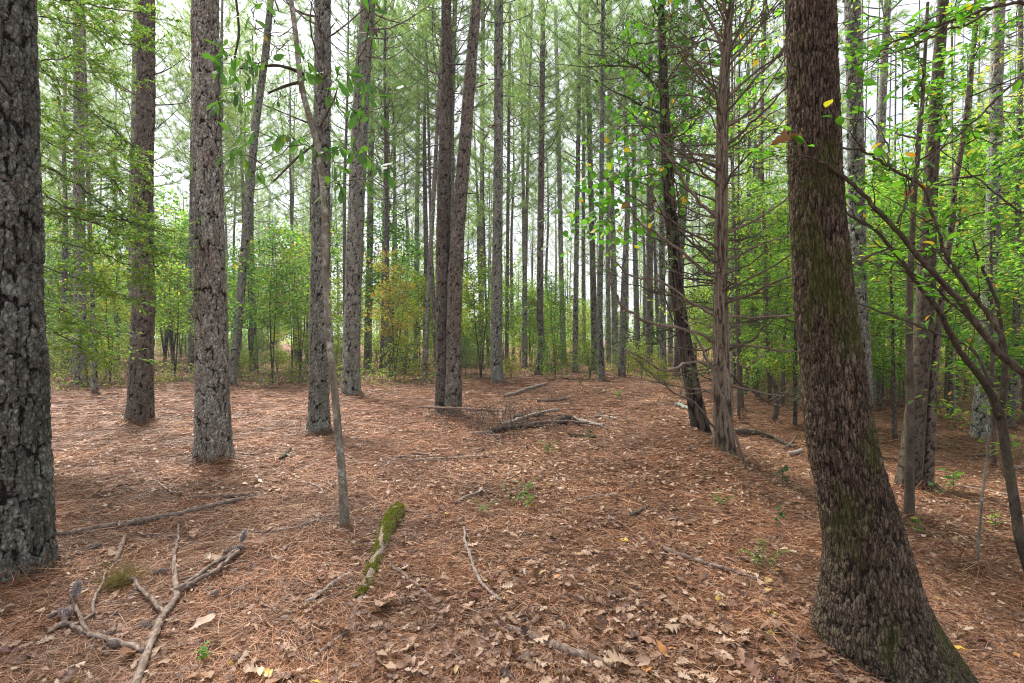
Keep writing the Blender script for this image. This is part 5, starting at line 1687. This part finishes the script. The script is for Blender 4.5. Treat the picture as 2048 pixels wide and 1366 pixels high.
stick('pale broken stick pointing at the mossy log', [(613, 1214, 13), (640, 1192, 12), (665, 1176, 10), (690, 1158, 8), (720, 1130, 4)], 'pale_twig', group=None)
stick('pale stick at the bottom left of the mossy log', [(622, 1333, 10), (650, 1303, 10), (683, 1278, 9), (718, 1256, 8)], 'pale_twig', group=None)
stick('thin bent twig with a short fork left of the mossy log', [(520, 1211, 3), (535, 1218, 4), (567, 1238, 4)], 'pale_twig', group=None)
stick('grey twig under the left-edge pine, upper of the small left sticks', [(170, 999, 5), (205, 988, 6), (240, 973, 6), (260, 970, 6), (283, 970, 6)], 'log_bark', twigs=3, group=None)
stick('little curved twig above the lichened stick', [(315, 965, 3), (325, 976, 4), (345, 988, 4)], 'pale_twig', group=None)
stick('small dark stick standing askew between flaky and grey pines', [(560, 924, 7), (572, 914, 7), (581, 903, 6)], 'dark_branch', lift=0.03, group=None)
stick('long bent whitish twig in the bottom centre', [(928, 1063, 5), (930, 1085, 6), (935, 1112, 7), (953, 1160, 7), (975, 1196, 7), (1004, 1214, 6)], 'pale_twig', lift=0.03, group=None)
stick('dark stick slanting right of the mossy log', [(780, 1134, 7), (805, 1152, 8), (828, 1173, 8), (855, 1195, 9), (879, 1216, 9)], 'log_bark', group=None)
stick('thick lichened rotten log in the bottom centre', [(980, 1256, 12), (1043, 1273, 18), (1080, 1290, 22), (1113, 1305, 23), (1150, 1318, 24), (1183, 1328, 22), (1215, 1340, 16)], 'log_bark', 'fallen_log', group=None, cat='log', lift=0.01)
stick('short pale stick below the lichened rotten log', [(1098, 1338, 9), (1125, 1331, 8), (1150, 1329, 7)], 'pale_twig', group=None)
stick('lichened stick on the bank left of the leaning oak', [(1328, 1106, 13), (1360, 1120, 12), (1396, 1129, 11), (1440, 1144, 11), (1466, 1151, 10), (1524, 1172, 8)], 'log_bark', 'fallen_stick', 0.02, None)
stick('white peeled stick at the foot of the leaning oak', [(1893, 1301, 10), (1925, 1322, 10), (1955, 1340, 9), (2020, 1366, 8)], 'pale_twig', group=None)
stick('mossy fallen limb between the dead-limbed cedar and the leaning oak', [(1466, 869, 12), (1490, 868, 13), (1516, 872, 12), (1545, 881, 11), (1566, 890, 10), (1590, 899, 8)], 'dark_branch', 'fallen_branch', 0.03, None, cat='branch')
stick('short pale piece of wood below the mossy fallen limb', [(1576, 911, 9), (1604, 904, 9)], 'pale_twig', group=None)
stick('dark stick lying near the plated pine, left of the forked sapling', [(1929, 915, 6), (1955, 914, 6), (1982, 913, 5)], 'dark_branch', group=None)
stick('grey log lying behind the forked sapling', [(1971, 932, 10), (2010, 937, 11), (2060, 941, 11)], 'log_bark', 'fallen_log', 0.02, None, cat='log')
stick('long thin stick crossing behind the pale slim sapling', [(1905, 972, 5), (1945, 979, 6), (1981, 984, 6), (2060, 1002, 6)], 'pale_twig', group=None)
stick('thin pale twig in the middle distance below the brush heap', [(816, 924, 4), (860, 920, 4), (920, 917, 4), (964, 915, 4)], 'pale_twig', twigs=2, group=None)
stick('straight pale stick right of the slender sapling foot', [(908, 1010, 7), (935, 998, 7), (967, 984, 6)], 'pale_twig', group=None)
stick('thin dark twig just behind the mossy log', [(800, 1026, 5), (840, 1030, 6), (868, 1030, 5)], 'log_bark', group=None)
stick('thin pale twig right behind the mossy log', [(822, 1044, 4), (855, 1038, 5), (889, 1026, 4)], 'pale_twig', group=None)
stick('pale wavy twig in the open leaf litter left of the bank', [(1143, 1009, 4), (1170, 999, 5), (1205, 995, 5), (1236, 991, 5)], 'pale_twig', group=None)
stick('short dark stick on the bank slope', [(1262, 1039, 8), (1280, 1028, 8), (1296, 1019, 6)], 'dark_branch', lift=0.02, group=None)
stick('pale pole nearest the straight grey pine, behind the brush heap', [(1010, 795, 6), (1040, 786, 6), (1062, 779, 6), (1091, 770, 5)], 'pale_twig', 'fallen_pole', 0.03, None, cat='pole')
stick('dull stick behind the brush heap, right side', [(1074, 805, 6), (1105, 805, 6), (1138, 800, 5)], 'log_bark', lift=0.02, group=None)
stick('pale stick right of the brush heap', [(1188, 836, 5), (1210, 835, 5), (1234, 840, 5)], 'pale_twig', parts=[[(1190, 835, 3), (1212, 828, 3), (1222, 826, 3)]], group=None)
stick('dark stick on the needles below the brush heap', [(1137, 872, 6), (1165, 874, 6), (1190, 877, 5)], 'dark_branch', group=None)
stick('green-ended log half hidden at the foot of the dark cedar', [(1352, 812, 8), (1368, 818, 9), (1385, 826, 9)], 'smooth_bark', 'fallen_log', 0.02, None, cat='log')
for k in range(60):
    a, b_ = r_.uniform(60, 2000), r_.uniform(880, 1330)
    if 1500 < a and b_ > 1000:
        continue
    L = r_.uniform(30, 110) * (b_ - 600) / 450
    an = r_.normal(0.0, 0.7)
    e = (a + L * math.cos(an), max(820, b_ + L * math.sin(an) * 0.5))
    mid = ((a + e[0]) / 2 + r_.normal(0, 6), (b_ + e[1]) / 2 + r_.normal(0, 4))
    w = r_.uniform(2.0, 4.5)
    side_ = 'on the left needle carpet' if a < 690 else 'on the middle litter' if a < 1200 else 'on the right litter'
    stick(['thin pale loose twig ', 'thin brown loose twig ', 'thin brown loose twig '][k % 3] + side_, [(a, b_, w), (*mid, w), (*e, w * 0.6)], ['pale_twig', 'log_bark', 'log_bark'][k % 3], 'fallen_twig', 0.02, 'loose twigs ' + side_, twigs=int(r_.integers(0, 3)), cat='twig')

# brush heap at the foot of the twin pine: each limb its own thing
heap = [('tan split limb lying on top of the brush heap', [(1008, 862, 8), (1030, 855, 8), (1060, 845, 8), (1090, 836, 7), (1118, 831, 6)], 'pale_twig', 0.10),
        ('dark rotten log at the bottom of the brush heap', [(968, 868, 12), (990, 866, 14), (1020, 862, 14), (1060, 853, 12)], 'dark_branch', 0.0),
        ('mossy dark limb at the back of the brush heap', [(1030, 848, 9), (1060, 843, 10), (1085, 838, 9)], 'dark_branch', 0.08),
        ('long grey limb stretching right from the brush heap', [(1050, 858, 6), (1090, 852, 7), (1133, 850, 6), (1177, 853, 5)], 'log_bark', 0.05),
        ('pale limb at the right end of the brush heap', [(1150, 842, 6), (1175, 850, 7), (1206, 856, 6)], 'pale_twig', 0.03),
        ('thin limb at the left end of the brush heap', [(942, 872, 6), (965, 869, 6), (985, 868, 6)], 'log_bark', 0.02),
        ('dark knotty lump of roots at the right of the brush heap', [(1115, 850, 16), (1135, 846, 20), (1150, 848, 12)], 'dark_branch', 0.02),
        ('long thin dead pole across the foot of the twin pine', [(838, 838, 4), (880, 840, 5), (918, 842, 5), (960, 845, 6), (996, 848, 6)], 'log_bark', 0.22)]
for lab, pth, m_, lf in heap:
    stick(lab, pth, m_, 'fallen_branch', lf, 'limbs of the brush heap', twigs=5, cat='branch')
bb = ground_at(1000, 866)
g = Geo()
tb_ = np.array(bb)
for k in range(120):
    a, b_ = r_.normal(1010, 62), r_.normal(858, 9)
    if b_ < 826 or a < 865:
        continue
    p = np.array(ground_at(a, b_))
    L = r_.uniform(0.3, 1.1)
    az = r_.uniform(0, 6.28)
    hgt = r_.uniform(0.05, 0.5)
    s = np.linspace(0, 1, 8)
    e = np.array([math.cos(az), math.sin(az) * 0.6, 0]) * L
    W = p + s[:, None] * e + (np.sin(s * math.pi * r_.uniform(0.5, 1.05)) * hgt)[:, None] * np.array([0, 0, 1]) + np.cumsum(r_.normal(0, 0.015, (8, 3)), 0)
    g.tube(W - tb_, np.linspace(r_.uniform(0.003, 0.007), 0.0015, 8), 4, int(r_.integers(2)))
o = obj('brush_tangle', g.mesh('brush_tangle', [M['dead_limb'], M['log_bark']]), None, bb)
o['kind'] = 'stuff'
o['label'] = 'tangle of dead wiry twigs on the brush heap'

# ------------------------------------------------------------------ mossy log
mp = [(797, 1026, 30), (788, 1042, 33), (776, 1062, 31), (763, 1098, 28), (748, 1133, 25), (738, 1163, 23), (728, 1185, 22), (716, 1212, 19), (704, 1240, 15), (693, 1268, 9)]
pp, rr = ground_path(mp, -0.010, 6)
mb = pp[0].copy()
mlog = thing('mossy_log', 'short rotten log half covered in bright yellow green moss', 'log', tuple(mb))
n = len(pp)
g = Geo()
rr2 = rr * (1 + r_.normal(0, 0.07, n))
g.tube(pp - mb, rr2, 14)
obj('trunk', g.mesh('trunk', [M['fork_bark']]), mlog)
nm = 15000
u = r_.random(nm) ** 1.15 * 0.74
s_ = np.linspace(0, 1, n)
C_ = np.stack([np.interp(u, s_, pp[:, a]) for a in range(3)], -1)
Rr = np.interp(u, s_, rr2)
ax = np.gradient(pp, axis=0)
ax /= np.linalg.norm(ax, axis=1)[:, None]
A_ = np.stack([np.interp(u, s_, ax[:, a]) for a in range(3)], -1)
side = np.cross(A_, [0, 0, 1.0])
side /= np.linalg.norm(side, axis=1)[:, None]
upv = np.cross(side, A_)
ph = np.clip(r_.normal(0.15, 0.75, nm), -1.5, 1.75)
keep = (fbm(u * 16, ph * 1.6 + 7, 5, 3) > 0.34 + 0.16 * (u / 0.74) ** 2 + 0.06 * np.abs(ph) + r_.normal(0, 0.03, nm))
nrm = np.sin(ph)[:, None] * side + np.cos(ph)[:, None] * upv
P = C_ + nrm * (Rr * r_.uniform(0.97, 1.16, nm))[:, None] - mb
D = nrm * 0.5 + r_.normal(0, 0.6, (nm, 3)) + A_ * 0.5
V, Fs = scatter(LEAF_SLIM, P[keep], D[keep], nrm[keep] + r_.normal(0, 0.5, (keep.sum(), 3)), r_.uniform(0.008, 0.020, keep.sum()))
mo = obj('moss', build_mesh('moss', V, Fs, [M['moss']]), mlog)
mo['kind'] = 'stuff'

# ------------------------------------------------------------------ pine cones
def cone_mesh(seed):
    r = np.random.default_rng(seed)
    n = 110
    k = np.arange(n)
    t = (k + 0.5) / n
    az = k * 2.39996
    rad = 0.22 * np.sin(np.pi * np.clip(t * 0.93 + 0.06, 0, 1)) ** 0.75
    P = np.stack([t, rad * 0.55 * np.cos(az), rad * 0.55 * np.sin(az)], -1)
    out = np.stack([np.zeros(n), np.cos(az), np.sin(az)], -1)
    D = out * 0.9 + np.array([0.75, 0, 0])
    Nn = np.cross(np.cross(D, [1, 0, 0]), D) * -1 + np.array([1e-3, 0, 0])
    tm = (np.array([(0, 0.25, 0), (0, -0.25, 0), (0.8, -0.38, 0.0), (1.0, 0, 0.22), (0.8, 0.38, 0.0), (0.75, 0, -0.25)]), [np.array([(0, 1, 2, 4), (1, 0, 4, 2)]), np.array([(2, 3, 4), (2, 5, 3), (5, 4, 3)])])
    V, Fs = scatter(tm, P, D, Nn, 0.13 * (0.5 + rad / 0.3))
    g = Geo()
    g.add(V, Fs, 0)
    g.tube([(0, 0, 0), (0.3, 0, 0), (0.7, 0, 0), (0.98, 0, 0)], [0.05, 0.12, 0.09, 0.03], 8, 0)
    return g.mesh('pine_cone', [M['cone_scale']], False)
CONES = [cone_mesh(1), cone_mesh(2)]
for k, (a, b_, L, lab) in enumerate(((243, 1274, 34, 'pale pine cone lying between the crooked knobbly branch and the forked branch'), (277, 1259, 32, 'brown pine cone left of a paired cone beside the forked branch'), (291, 1263, 32, 'grey pine cone, right one of the pair beside the forked branch'),
                               (298, 1183, 34, 'pine cone lying just under the left arm of the forked branch'), (334, 1185, 30, 'pine cone tucked behind the stem of the forked branch'), (219, 1303, 30, 'pine cone on the crooked knobbly branch'), (243, 1293, 36, 'long pine cone right of the crooked knobbly branch'), (415, 1199, 26, 'small pale cone below the forks of the branch'),
                               (419, 1232, 26, 'lone pine cone in the needles right of the forked branch'), (338, 1146, 28, 'dark cone left of the fork of the branch'), (148, 1216, 42, 'upright cone on the crooked branch in the lower left corner'), (120, 1243, 44, 'big cone at the left end of the crooked branch'), (490, 1110, 40, 'pine cone at the tip of the right fork'),
                               (482, 1100, 30, 'reddish cone standing at the tip of the right fork'), (170, 1106, 30, 'slim cone lying near the foot of the left-edge pine'), (412, 1292, 24, 'dark cone in the needles at the bottom left'), (1125, 1062, 24, 'single cone in the open litter at the middle'), (1338, 1044, 22, 'single cone on the bank left of the leaning oak'))):
    g_ = ground_at(a, b_)
    L_ = L / F * g_.y * 0.95
    o = bpy.data.objects.new('pine_cone', CONES[k % 2])
    COL.objects.link(o)
    o.location = g_ + Vector((0, 0, L_ * 0.24 + (0.03 if k in (5, 10, 11, 12, 13) else 0.0)))
    o.rotation_euler = (r_.uniform(0, 6), (-1.2 if k in (10, 13) else r_.normal(0, 0.15)), r_.uniform(-0.6, 0.9) + (math.pi if k % 3 == 0 else 0))
    o.scale = (L_, L_, L_)
    tag(o, lab, 'pine cone', 'pine cones on the forest floor')

# tuft of dead needles
g_ = ground_at(222, 1180)
n = 420
P = r_.normal(0, 1, (n, 3)) * np.array([0.03, 0.03, 0.012]) + np.array([0, 0, 0.02])
D = np.array([0.55, 0.1, 0.35]) + r_.normal(0, 0.38, (n, 3))
tm = (np.array([(0, 0.005, 0), (0, -0.005, 0), (0.5, 0.004, 0.05), (0.5, -0.004, 0.05), (1, 0, -0.02)]), [np.array([(0, 1, 3, 2)]), np.array([(2, 3, 4)])])
V, Fs = scatter(tm, P, D, r_.normal(0, 1, (n, 3)), r_.uniform(0.14, 0.24, n))
o = obj('needle_tuft', build_mesh('needle_tuft', V, Fs, [M['dead_tuft']]), None, g_)
tag(o, 'olive tuft of dead pine needles on the ground beside the forked branch', 'needle tuft')

# ------------------------------------------------------------------ fallen leaves: the 300 that show largest, one by one
LEAFSHAPES = [jagged(LEAF_LOBED, 0.035, 1), jagged(LEAF_LOBED2, 0.035, 2), jagged(LEAF_OBOVATE, 0.03, 3), jagged(LEAF_OVAL, 0.04, 4), jagged(LEAF_LITTER, 0.05, 5), jagged(LEAF_LOBED, 0.06, 6)]
meshes = {}
def leaf_me(shape, colr):
    if (shape, colr) not in meshes:
        meshes[shape, colr] = build_mesh('fallen_leaf', *LEAFSHAPES[shape], [M['fallen_' + colr]])
    return meshes[shape, colr]
def drop_leaf(a, b_, size, shape, colr, label, tilt=0.28, rz=None, group='fallen leaves on the forest floor'):
    g_ = ground_at(a, b_)
    o = bpy.data.objects.new('fallen_leaf', leaf_me(shape, colr))
    COL.objects.link(o)
    o.location = g_ + Vector((0, 0, 0.028))
    o.rotation_euler = (r_.normal(0, tilt), r_.normal(0, tilt), r_.uniform(0, 6.28) if rz is None else rz)
    o.scale = (size, size, size * 0.9)
    tag(o, label, 'leaf', group)
special = [(1175, 1345, .15, 1, 'tan', 'large pale lobed oak leaf at the bottom centre right'), (1270, 1343, .15, 0, 'tan', 'pale lobed leaf at the bottom edge left of the leaning oak'), (925, 1100, .12, 1, 'tan', 'pale pointed leaf right of the mossy log'), (858, 1168, .12, 0, 'tan', 'star-lobed pale leaf beside the dark stick'),
           (1365, 1262, .13, 1, 'tan', 'pale lobed leaf on the bank above the bottom edge'), (913, 1276, .075, 3, 'orange', 'rounded orange leaf at the bottom centre'), (1333, 1325, .085, 3, 'orange', 'orange oval leaf at the bottom right of centre'), (1332, 1308, .06, 3, 'orange', 'smaller orange leaf just above another orange leaf'),
           (1545, 1272, .10, 3, 'gold', 'yellow leaf left of the foot of the leaning oak'), (1530, 1232, .08, 3, 'gold', 'small yellow leaf above the yellow leaf near the oak foot'), (1155, 1113, .07, 3, 'gold', 'bright yellow leaf in the middle litter'), (1107, 1166, .06, 3, 'orange', 'small orange leaf in the middle litter'),
           (335, 1296, .14, 2, 'tan', 'pale leaf resting right of the forked branch, near its base'), (372, 1276, .15, 2, 'tan', 'long pale leaf right of the forked branch'), (216, 1119, .15, 4, 'tan', 'big pale curled leaf above the dead needle tuft'), (376, 1223, .12, 2, 'brown', 'brown leaf just right of the fork of the branch'),
           (1890, 1306, .10, 3, 'gold', 'yellow leaf beside the white peeled stick'), (1930, 1105, .10, 4, 'orange', 'orange brown leaf on the lower right litter'), (735, 1240, .15, 0, 'brown', 'large brown lobed leaf at the end of the mossy log'), (770, 1215, .16, 4, 'tan', 'wide crumpled pale leaf right of the mossy log end')]
for s_ in special:
    drop_leaf(*s_, group=None)
TXT = {('tan', 0): 'pale tan lobed oak leaf', ('tan', 1): 'pale tan broad-lobed leaf', ('tan', 2): 'pale tan smooth-edged leaf', ('tan', 3): 'pale tan oval leaf', ('tan', 4): 'pale tan crumpled leaf', ('tan', 5): 'pale tan curled oak leaf'}
cols = ['tan', 'brown', 'brown', 'tan', 'maroon', 'orange', 'gold']
pw = [0.24, 0.28, 0.20, 0.06, 0.14, 0.05, 0.03]
cnt = 0
while cnt < 275:
    v = r_.random()
    b_ = 1366 - 430 * v ** 1.6 + r_.uniform(0, 20)
    a = r_.uniform(0, 2048)
    if r_.random() > (0.35 if a < 500 else 0.8 if a < 700 else 1.0):
        continue
    g_ = ground_at(a, b_)
    if not free(g_.x, g_.y, 0.42):
        continue
    cnt += 1
    cc = str(r_.choice(cols, p=pw))
    sh = int(r_.integers(6)) if cc not in ('orange', 'gold') else 3
    word = TXT.get(('tan', sh)).replace('pale tan', {'tan': 'pale tan', 'brown': 'warm brown', 'maroon': 'dark maroon', 'orange': 'orange', 'gold': 'yellow'}[cc])
    side_ = 'on the left needle carpet' if a < 690 else 'on the middle litter' if a < 1200 else 'on the bank slope' if a < 1660 else 'on the lower right litter'
    drop_leaf(a, b_, r_.uniform(0.05, 0.115), sh, cc, word + ' lying ' + side_, group='fallen leaves ' + side_)

# ------------------------------------------------------------------ litter: needles and leaf scraps nobody could count
def sector(n, dlo, dhi, pw_=1.0, plo=-80, phi=2130):
    """random ground points seen in the frame, density falling with distance"""
    u = r_.random(n)
    d = 1.0 / (1.0 / dlo + (1.0 / dhi - 1.0 / dlo) * u ** pw_)
    px_ = r_.uniform(plo, phi, n)
    return (px_ - 1024.0) / F * d, d, px_
def litter_needles(n, dlo, dhi, lo, hi, wk, pwr):
    x, y, px_ = sector(n, dlo, dhi, pwr)
    z = terrain(x, y) + r_.uniform(0.0, 0.035, n) * r_.random(n)
    flow = (fbm(x * 0.9 + 5, y * 0.9, 61, 3) - 0.5) * 9.0
    ang = flow + r_.normal(0, 0.9, n)
    D = np.stack([np.cos(ang), np.sin(ang), r_.normal(0, 0.10, n)], -1)
    Nn = np.array([0, 0, 1.0]) + r_.normal(0, 0.5, (n, 3))
    L = r_.uniform(lo, hi, n)
    bend = 0.06
    # template built at unit length, width set per needle
    w = np.maximum(0.0016, wk * y) * r_.uniform(0.7, 1.2, n)
    M3 = frames(D, Nn)
    curve = r_.normal(0, 0.07, n)
    cz = r_.normal(0, 0.03, n)
    st = np.array([0.0, 0.5, 1.0]) if dlo < 3 else np.array([0.0, 1.0])
    V = np.zeros((n, 2 * len(st), 3))
    for i_, t in enumerate(st):
        off = np.stack([L * (t - 0.5), L * curve * (4 * t * (1 - t)), L * cz * 4 * t * (1 - t)], -1)
        ww = w * (0.6 if t != 0.5 else 1.0)
        for j_, sgn in enumerate((-1, 1)):
            o3 = off.copy()
            o3[:, 1] += sgn * ww / 2
            V[:, i_ * 2 + j_] = np.einsum('nij,nj->ni', M3, o3)
    V += np.stack([x, y, z + 0.004], -1)[:, None]
    k = np.arange(n)[:, None, None] * 2 * len(st)
    q = (np.array([[0, 1, 3, 2], [2, 3, 5, 4]][:len(st) - 1])[None] + k).reshape(-1, 4)
    return V.reshape(-1, 3), [q]
g = Geo()
for args in ((120000, 1.9, 4.6, 0.12, 0.22, 0.00085, 0.75), (95000, 4.2, 11.0, 0.14, 0.26, 0.0010, 0.8), (36000, 10.0, 26.0, 0.2, 0.40, 0.0012, 0.8)):
    V, Fs = litter_needles(*args)
    g.add(V, Fs, 0)
for (tx_, ty_, tr_) in [t_ for t_ in TRUNK_SPOTS if 2.9 < t_[1] < 19 and t_[2] > 0.05]:
    n = int(760 * (0.4 + tr_ * 3) * min(1, 7 / ty_))
    a_ = r_.uniform(0, 2 * math.pi, n)
    q_ = tr_ * 0.95 + 0.26 * r_.random(n) ** 1.6
    x, y = tx_ + q_ * np.cos(a_), ty_ + q_ * np.sin(a_)
    rise = 0.11 * (1 - (q_ - tr_ * 0.95) / 0.26) ** 1.5
    P = np.stack([x, y, terrain(x, y) + rise * r_.uniform(0.3, 1.0, n)], -1)
    D = np.stack([np.cos(a_), np.sin(a_), -rise * 3.0], -1) * r_.choice([-1, 1], (n, 1)) + r_.normal(0, 0.75, (n, 3)) * np.array([1, 1, 0.25])
    wdt = max(0.0018, 0.0009 * ty_) / 0.17
    tm = (np.array([(0, wdt / 2, 0), (0, -wdt / 2, 0), (1.0, -wdt / 3, 0.0), (1.0, wdt / 3, 0.0)]), [np.array([(0, 1, 2, 3)])])
    V, Fs = scatter(tm, P, D, np.array([0, 0, 1.0]) + r_.normal(0, 0.4, (n, 3)), r_.uniform(0.12, 0.22, n))
    g.add(V, Fs, 0)
o = obj('needle_litter', g.mesh('needle_litter', [M['litter_needle']], False))
o['kind'] = 'stuff'
o['label'] = 'carpet of fallen rust brown pine needles'
g = Geo()
for n, dlo, dhi, tm, s0, s1, m in ((1800, 1.9, 6.5, LEAFSHAPES[4], .03, .065, 0), (3200, 1.9, 6.0, LEAFSHAPES[1], .04, .085, 0), (2400, 1.9, 6.0, LEAFSHAPES[0], .04, .085, 0), (9000, 2.2, 8.0, LEAF_CHIP, .02, .05, 0), (19000, 5.0, 17.0, LEAF_CHIP, .03, .08, 0), (6000, 14, 30, LEAF_CHIP, .05, .11, 0)):
    x, y, px_ = sector(n, dlo, dhi, 0.85)
    left = sstep(-1.6, 0.6, x - 0.02 * y)
    keep = r_.random(n) < (0.28 + 0.72 * left) * (0.45 + 0.9 * fbm(x * 1.1 + 3, y * 1.1, 29, 3))
    x, y = x[keep], y[keep]
    k = len(x)
    P = np.stack([x, y, terrain(x, y) + 0.012 + 0.03 * r_.random(k)], -1)
    D = np.stack([r_.normal(0, 1, k), r_.normal(0, 1, k), r_.normal(0, 0.14, k)], -1)
    V, Fs = scatter(tm, P, D, np.array([0, 0, 1.0]) + r_.normal(0, 0.22, (k, 3)), r_.uniform(s0, s1, k))
    g.add(V, Fs, m)
o = obj('leaf_litter', g.mesh('leaf_litter', [M['litter_leaf']]))
o['kind'] = 'stuff'
o['label'] = 'countless small fallen leaf scraps among the needles'

# ------------------------------------------------------------------ small seedlings and ferns on the floor
def fern_mesh(seed, n=3):
    r = np.random.default_rng(seed)
    P, D, S, g = [], [], [], Geo()
    for k in range(n):
        az = k * 2.2 + r.random()
        s = np.linspace(0, 1, 12)
        o_ = np.array([math.cos(az), math.sin(az), 0])
        W = s[:, None] * o_ * 0.22 + (0.16 * np.sin(s * 2.2))[:, None] * np.array([0, 0, 1])
        g.tube(W, np.linspace(0.002, 0.0008, 12), 3, 0, False)
        side = np.array([-o_[1], o_[0], 0])
        for i in range(2, 12):
            for sg in (-1, 1):
                P.append(W[i]); D.append(side * sg + o_ * 0.4 + np.array([0, 0, -0.1])); S.append(0.06 * (1.1 - s[i] * 0.9))
    V, Fs = scatter(LEAF_MIN, np.array(P), np.array(D), np.array([0, 0, 1.0]) + r.normal(0, 0.15, (len(P), 3)), np.array(S))
    g.add(V, Fs, 0)
    return g.mesh('fern', [M['fern_leaf']])
def seedling_mesh(seed, mat):
    r = np.random.default_rng(seed)
    g = Geo()
    g.tube([(0, 0, -0.02), (0.01, 0, 0.10), (0, 0.01, 0.2)], [0.003, 0.002, 0.001], 4, 0, False)
    n = 14
    P = np.stack([r.normal(0, 0.02, n), r.normal(0, 0.02, n), r.uniform(0.05, 0.2, n)], -1)
    V, Fs = scatter(LEAF_WIDE, P, r.normal(0, 1, (n, 3)) * np.array([1, 1, 0.2]), np.array([0, 0, 1.0]) + r.normal(0, 0.3, (n, 3)), r.uniform(0.05, 0.09, n))
    g.add(V, Fs, 1)
    return g.mesh('seedling', [M['brown_far_bark'], M[mat]])
FERNS = [fern_mesh(1), fern_mesh(2, 4)]
SEEDS = [seedling_mesh(1, 'green_leaf'), seedling_mesh(2, 'bright_leaf'), seedling_mesh(3, 'cedar_foliage')]
for k, (a, b_, s, kind, lab) in enumerate(((1033, 1010, 1.0, 'fern', 'small green fern frond in the middle litter'), (1062, 1022, 0.7, 'seedling', 'bright green sprig beside the small fern'), (963, 1030, 0.7, 'fern', 'little fern left of the middle fern'), (1098, 910, 1.0, 'fern', 'pale fern below the brush heap'),
                                 (1055, 985, 0.8, 'fern', 'thin fern standing just behind the middle fern'), (1566, 975, 1.2, 'seedling', 'grey green seedling on the bank left of the leaning oak'), (1440, 1015, 0.8, 'fern', 'fern on the top of the bank'), (1525, 1142, 0.9, 'fern', 'fern close to the left side of the leaning oak'),
                                 (1560, 1056, 0.8, 'seedling', 'green sprig on the bank slope by the oak'), (1835, 1070, 0.9, 'seedling', 'low seedling right of the leaning oak beneath the thin straight stem'), (1905, 985, 1.5, 'seedling', 'spreading seedling between the brown oak and the pale slim sapling'), (1870, 1000, 1.3, 'seedling', 'leafy seedling at the foot of the bent dark stem'),
                                 (1990, 1058, 0.9, 'seedling', 'small seedling left of the forked sapling base'), (405, 1330, 0.4, 'seedling', 'tiny green leaf sprig at the bottom left'), (1162, 780, 1.6, 'seedling', 'dark green seedling behind the brush heap, tallest of two'), (1228, 755, 2.0, 'seedling', 'young pine seedling below the frontmost slim pole'),
                                 (1236, 800, 1.2, 'seedling', 'dark seedling at the right end of the brush heap'), (1180, 885, 1.0, 'seedling', 'low dark sprig below the brush heap'))):
    g_ = ground_at(a, b_)
    o = bpy.data.objects.new(kind, (FERNS if kind == 'fern' else SEEDS)[k % (2 if kind == 'fern' else 3)])
    COL.objects.link(o)
    o.location = g_ + Vector((0, 0, 0.01))
    o.rotation_euler = (0, 0, r_.uniform(0, 6.28))
    o.scale = (s, s, s)
    tag(o, lab, kind, None)

# ------------------------------------------------------------------ words that tell look-alikes apart
def ordinal(n):
    return ['leftmost', 'second from the left', 'third from the left', 'fourth from the left', 'fifth from the left', 'sixth from the left', 'seventh from the left', 'eighth from the left',
            'ninth from the left', 'tenth from the left', 'eleventh from the left', 'twelfth from the left', 'thirteenth from the left', 'fourteenth from the left', 'fifteenth from the left', 'sixteenth from the left', 'seventeenth from the left', 'eighteenth from the left', 'nineteenth from the left', 'twentieth from the left', 'twenty-first from the left', 'twenty-second from the left', 'twenty-third from the left'][n]
bins = {}
for o in list(bpy.data.objects):
    if o.get('category') in ('tree', 'sapling', 'shrub', 'young pine', 'twig', 'leaf') and o.get('group') and o.get('label'):
        bins.setdefault(o['label'], []).append(o)
for lab, os_ in bins.items():
    if 1 < len(os_) <= 24:
        os_.sort(key=lambda o: o.location.x / o.location.y)
        for i, o in enumerate(os_):
            w = f'{lab}, {ordinal(i)}' if i < len(os_) - 1 else f'{lab}, rightmost'
            o['label'] = w

# ------------------------------------------------------------------ air
hz = N('haze')
pv = hz.n('VolumePrincipled')
pv.inputs['Color'].default_value = (0.86, 0.92, 1.0, 1)
pv.inputs['Density'].default_value = 0.0012
pv.inputs['Anisotropy'].default_value = 0.2
hz.l(pv.outputs[0], hz.out.inputs['Volume'])
x0, x1, y0, y1, z0, z1 = gx[0] - 5, gx[-1] + 5, gy[0] - 5, gy[-1] + 5, float(GZ.min()) - 1.0, 29.5
HV = np.array([(x, y, z) for z in (z0, z1) for y in (y0, y1) for x in (x0, x1)])
HF = np.array([(0, 2, 3, 1), (4, 5, 7, 6), (0, 1, 5, 4), (2, 6, 7, 3), (0, 4, 6, 2), (1, 3, 7, 5)])
haze = obj('haze', build_mesh('haze', HV, [HF], [hz.m], smooth=False))
haze['kind'] = 'stuff'
haze['label'] = 'thin humid air between the trees'
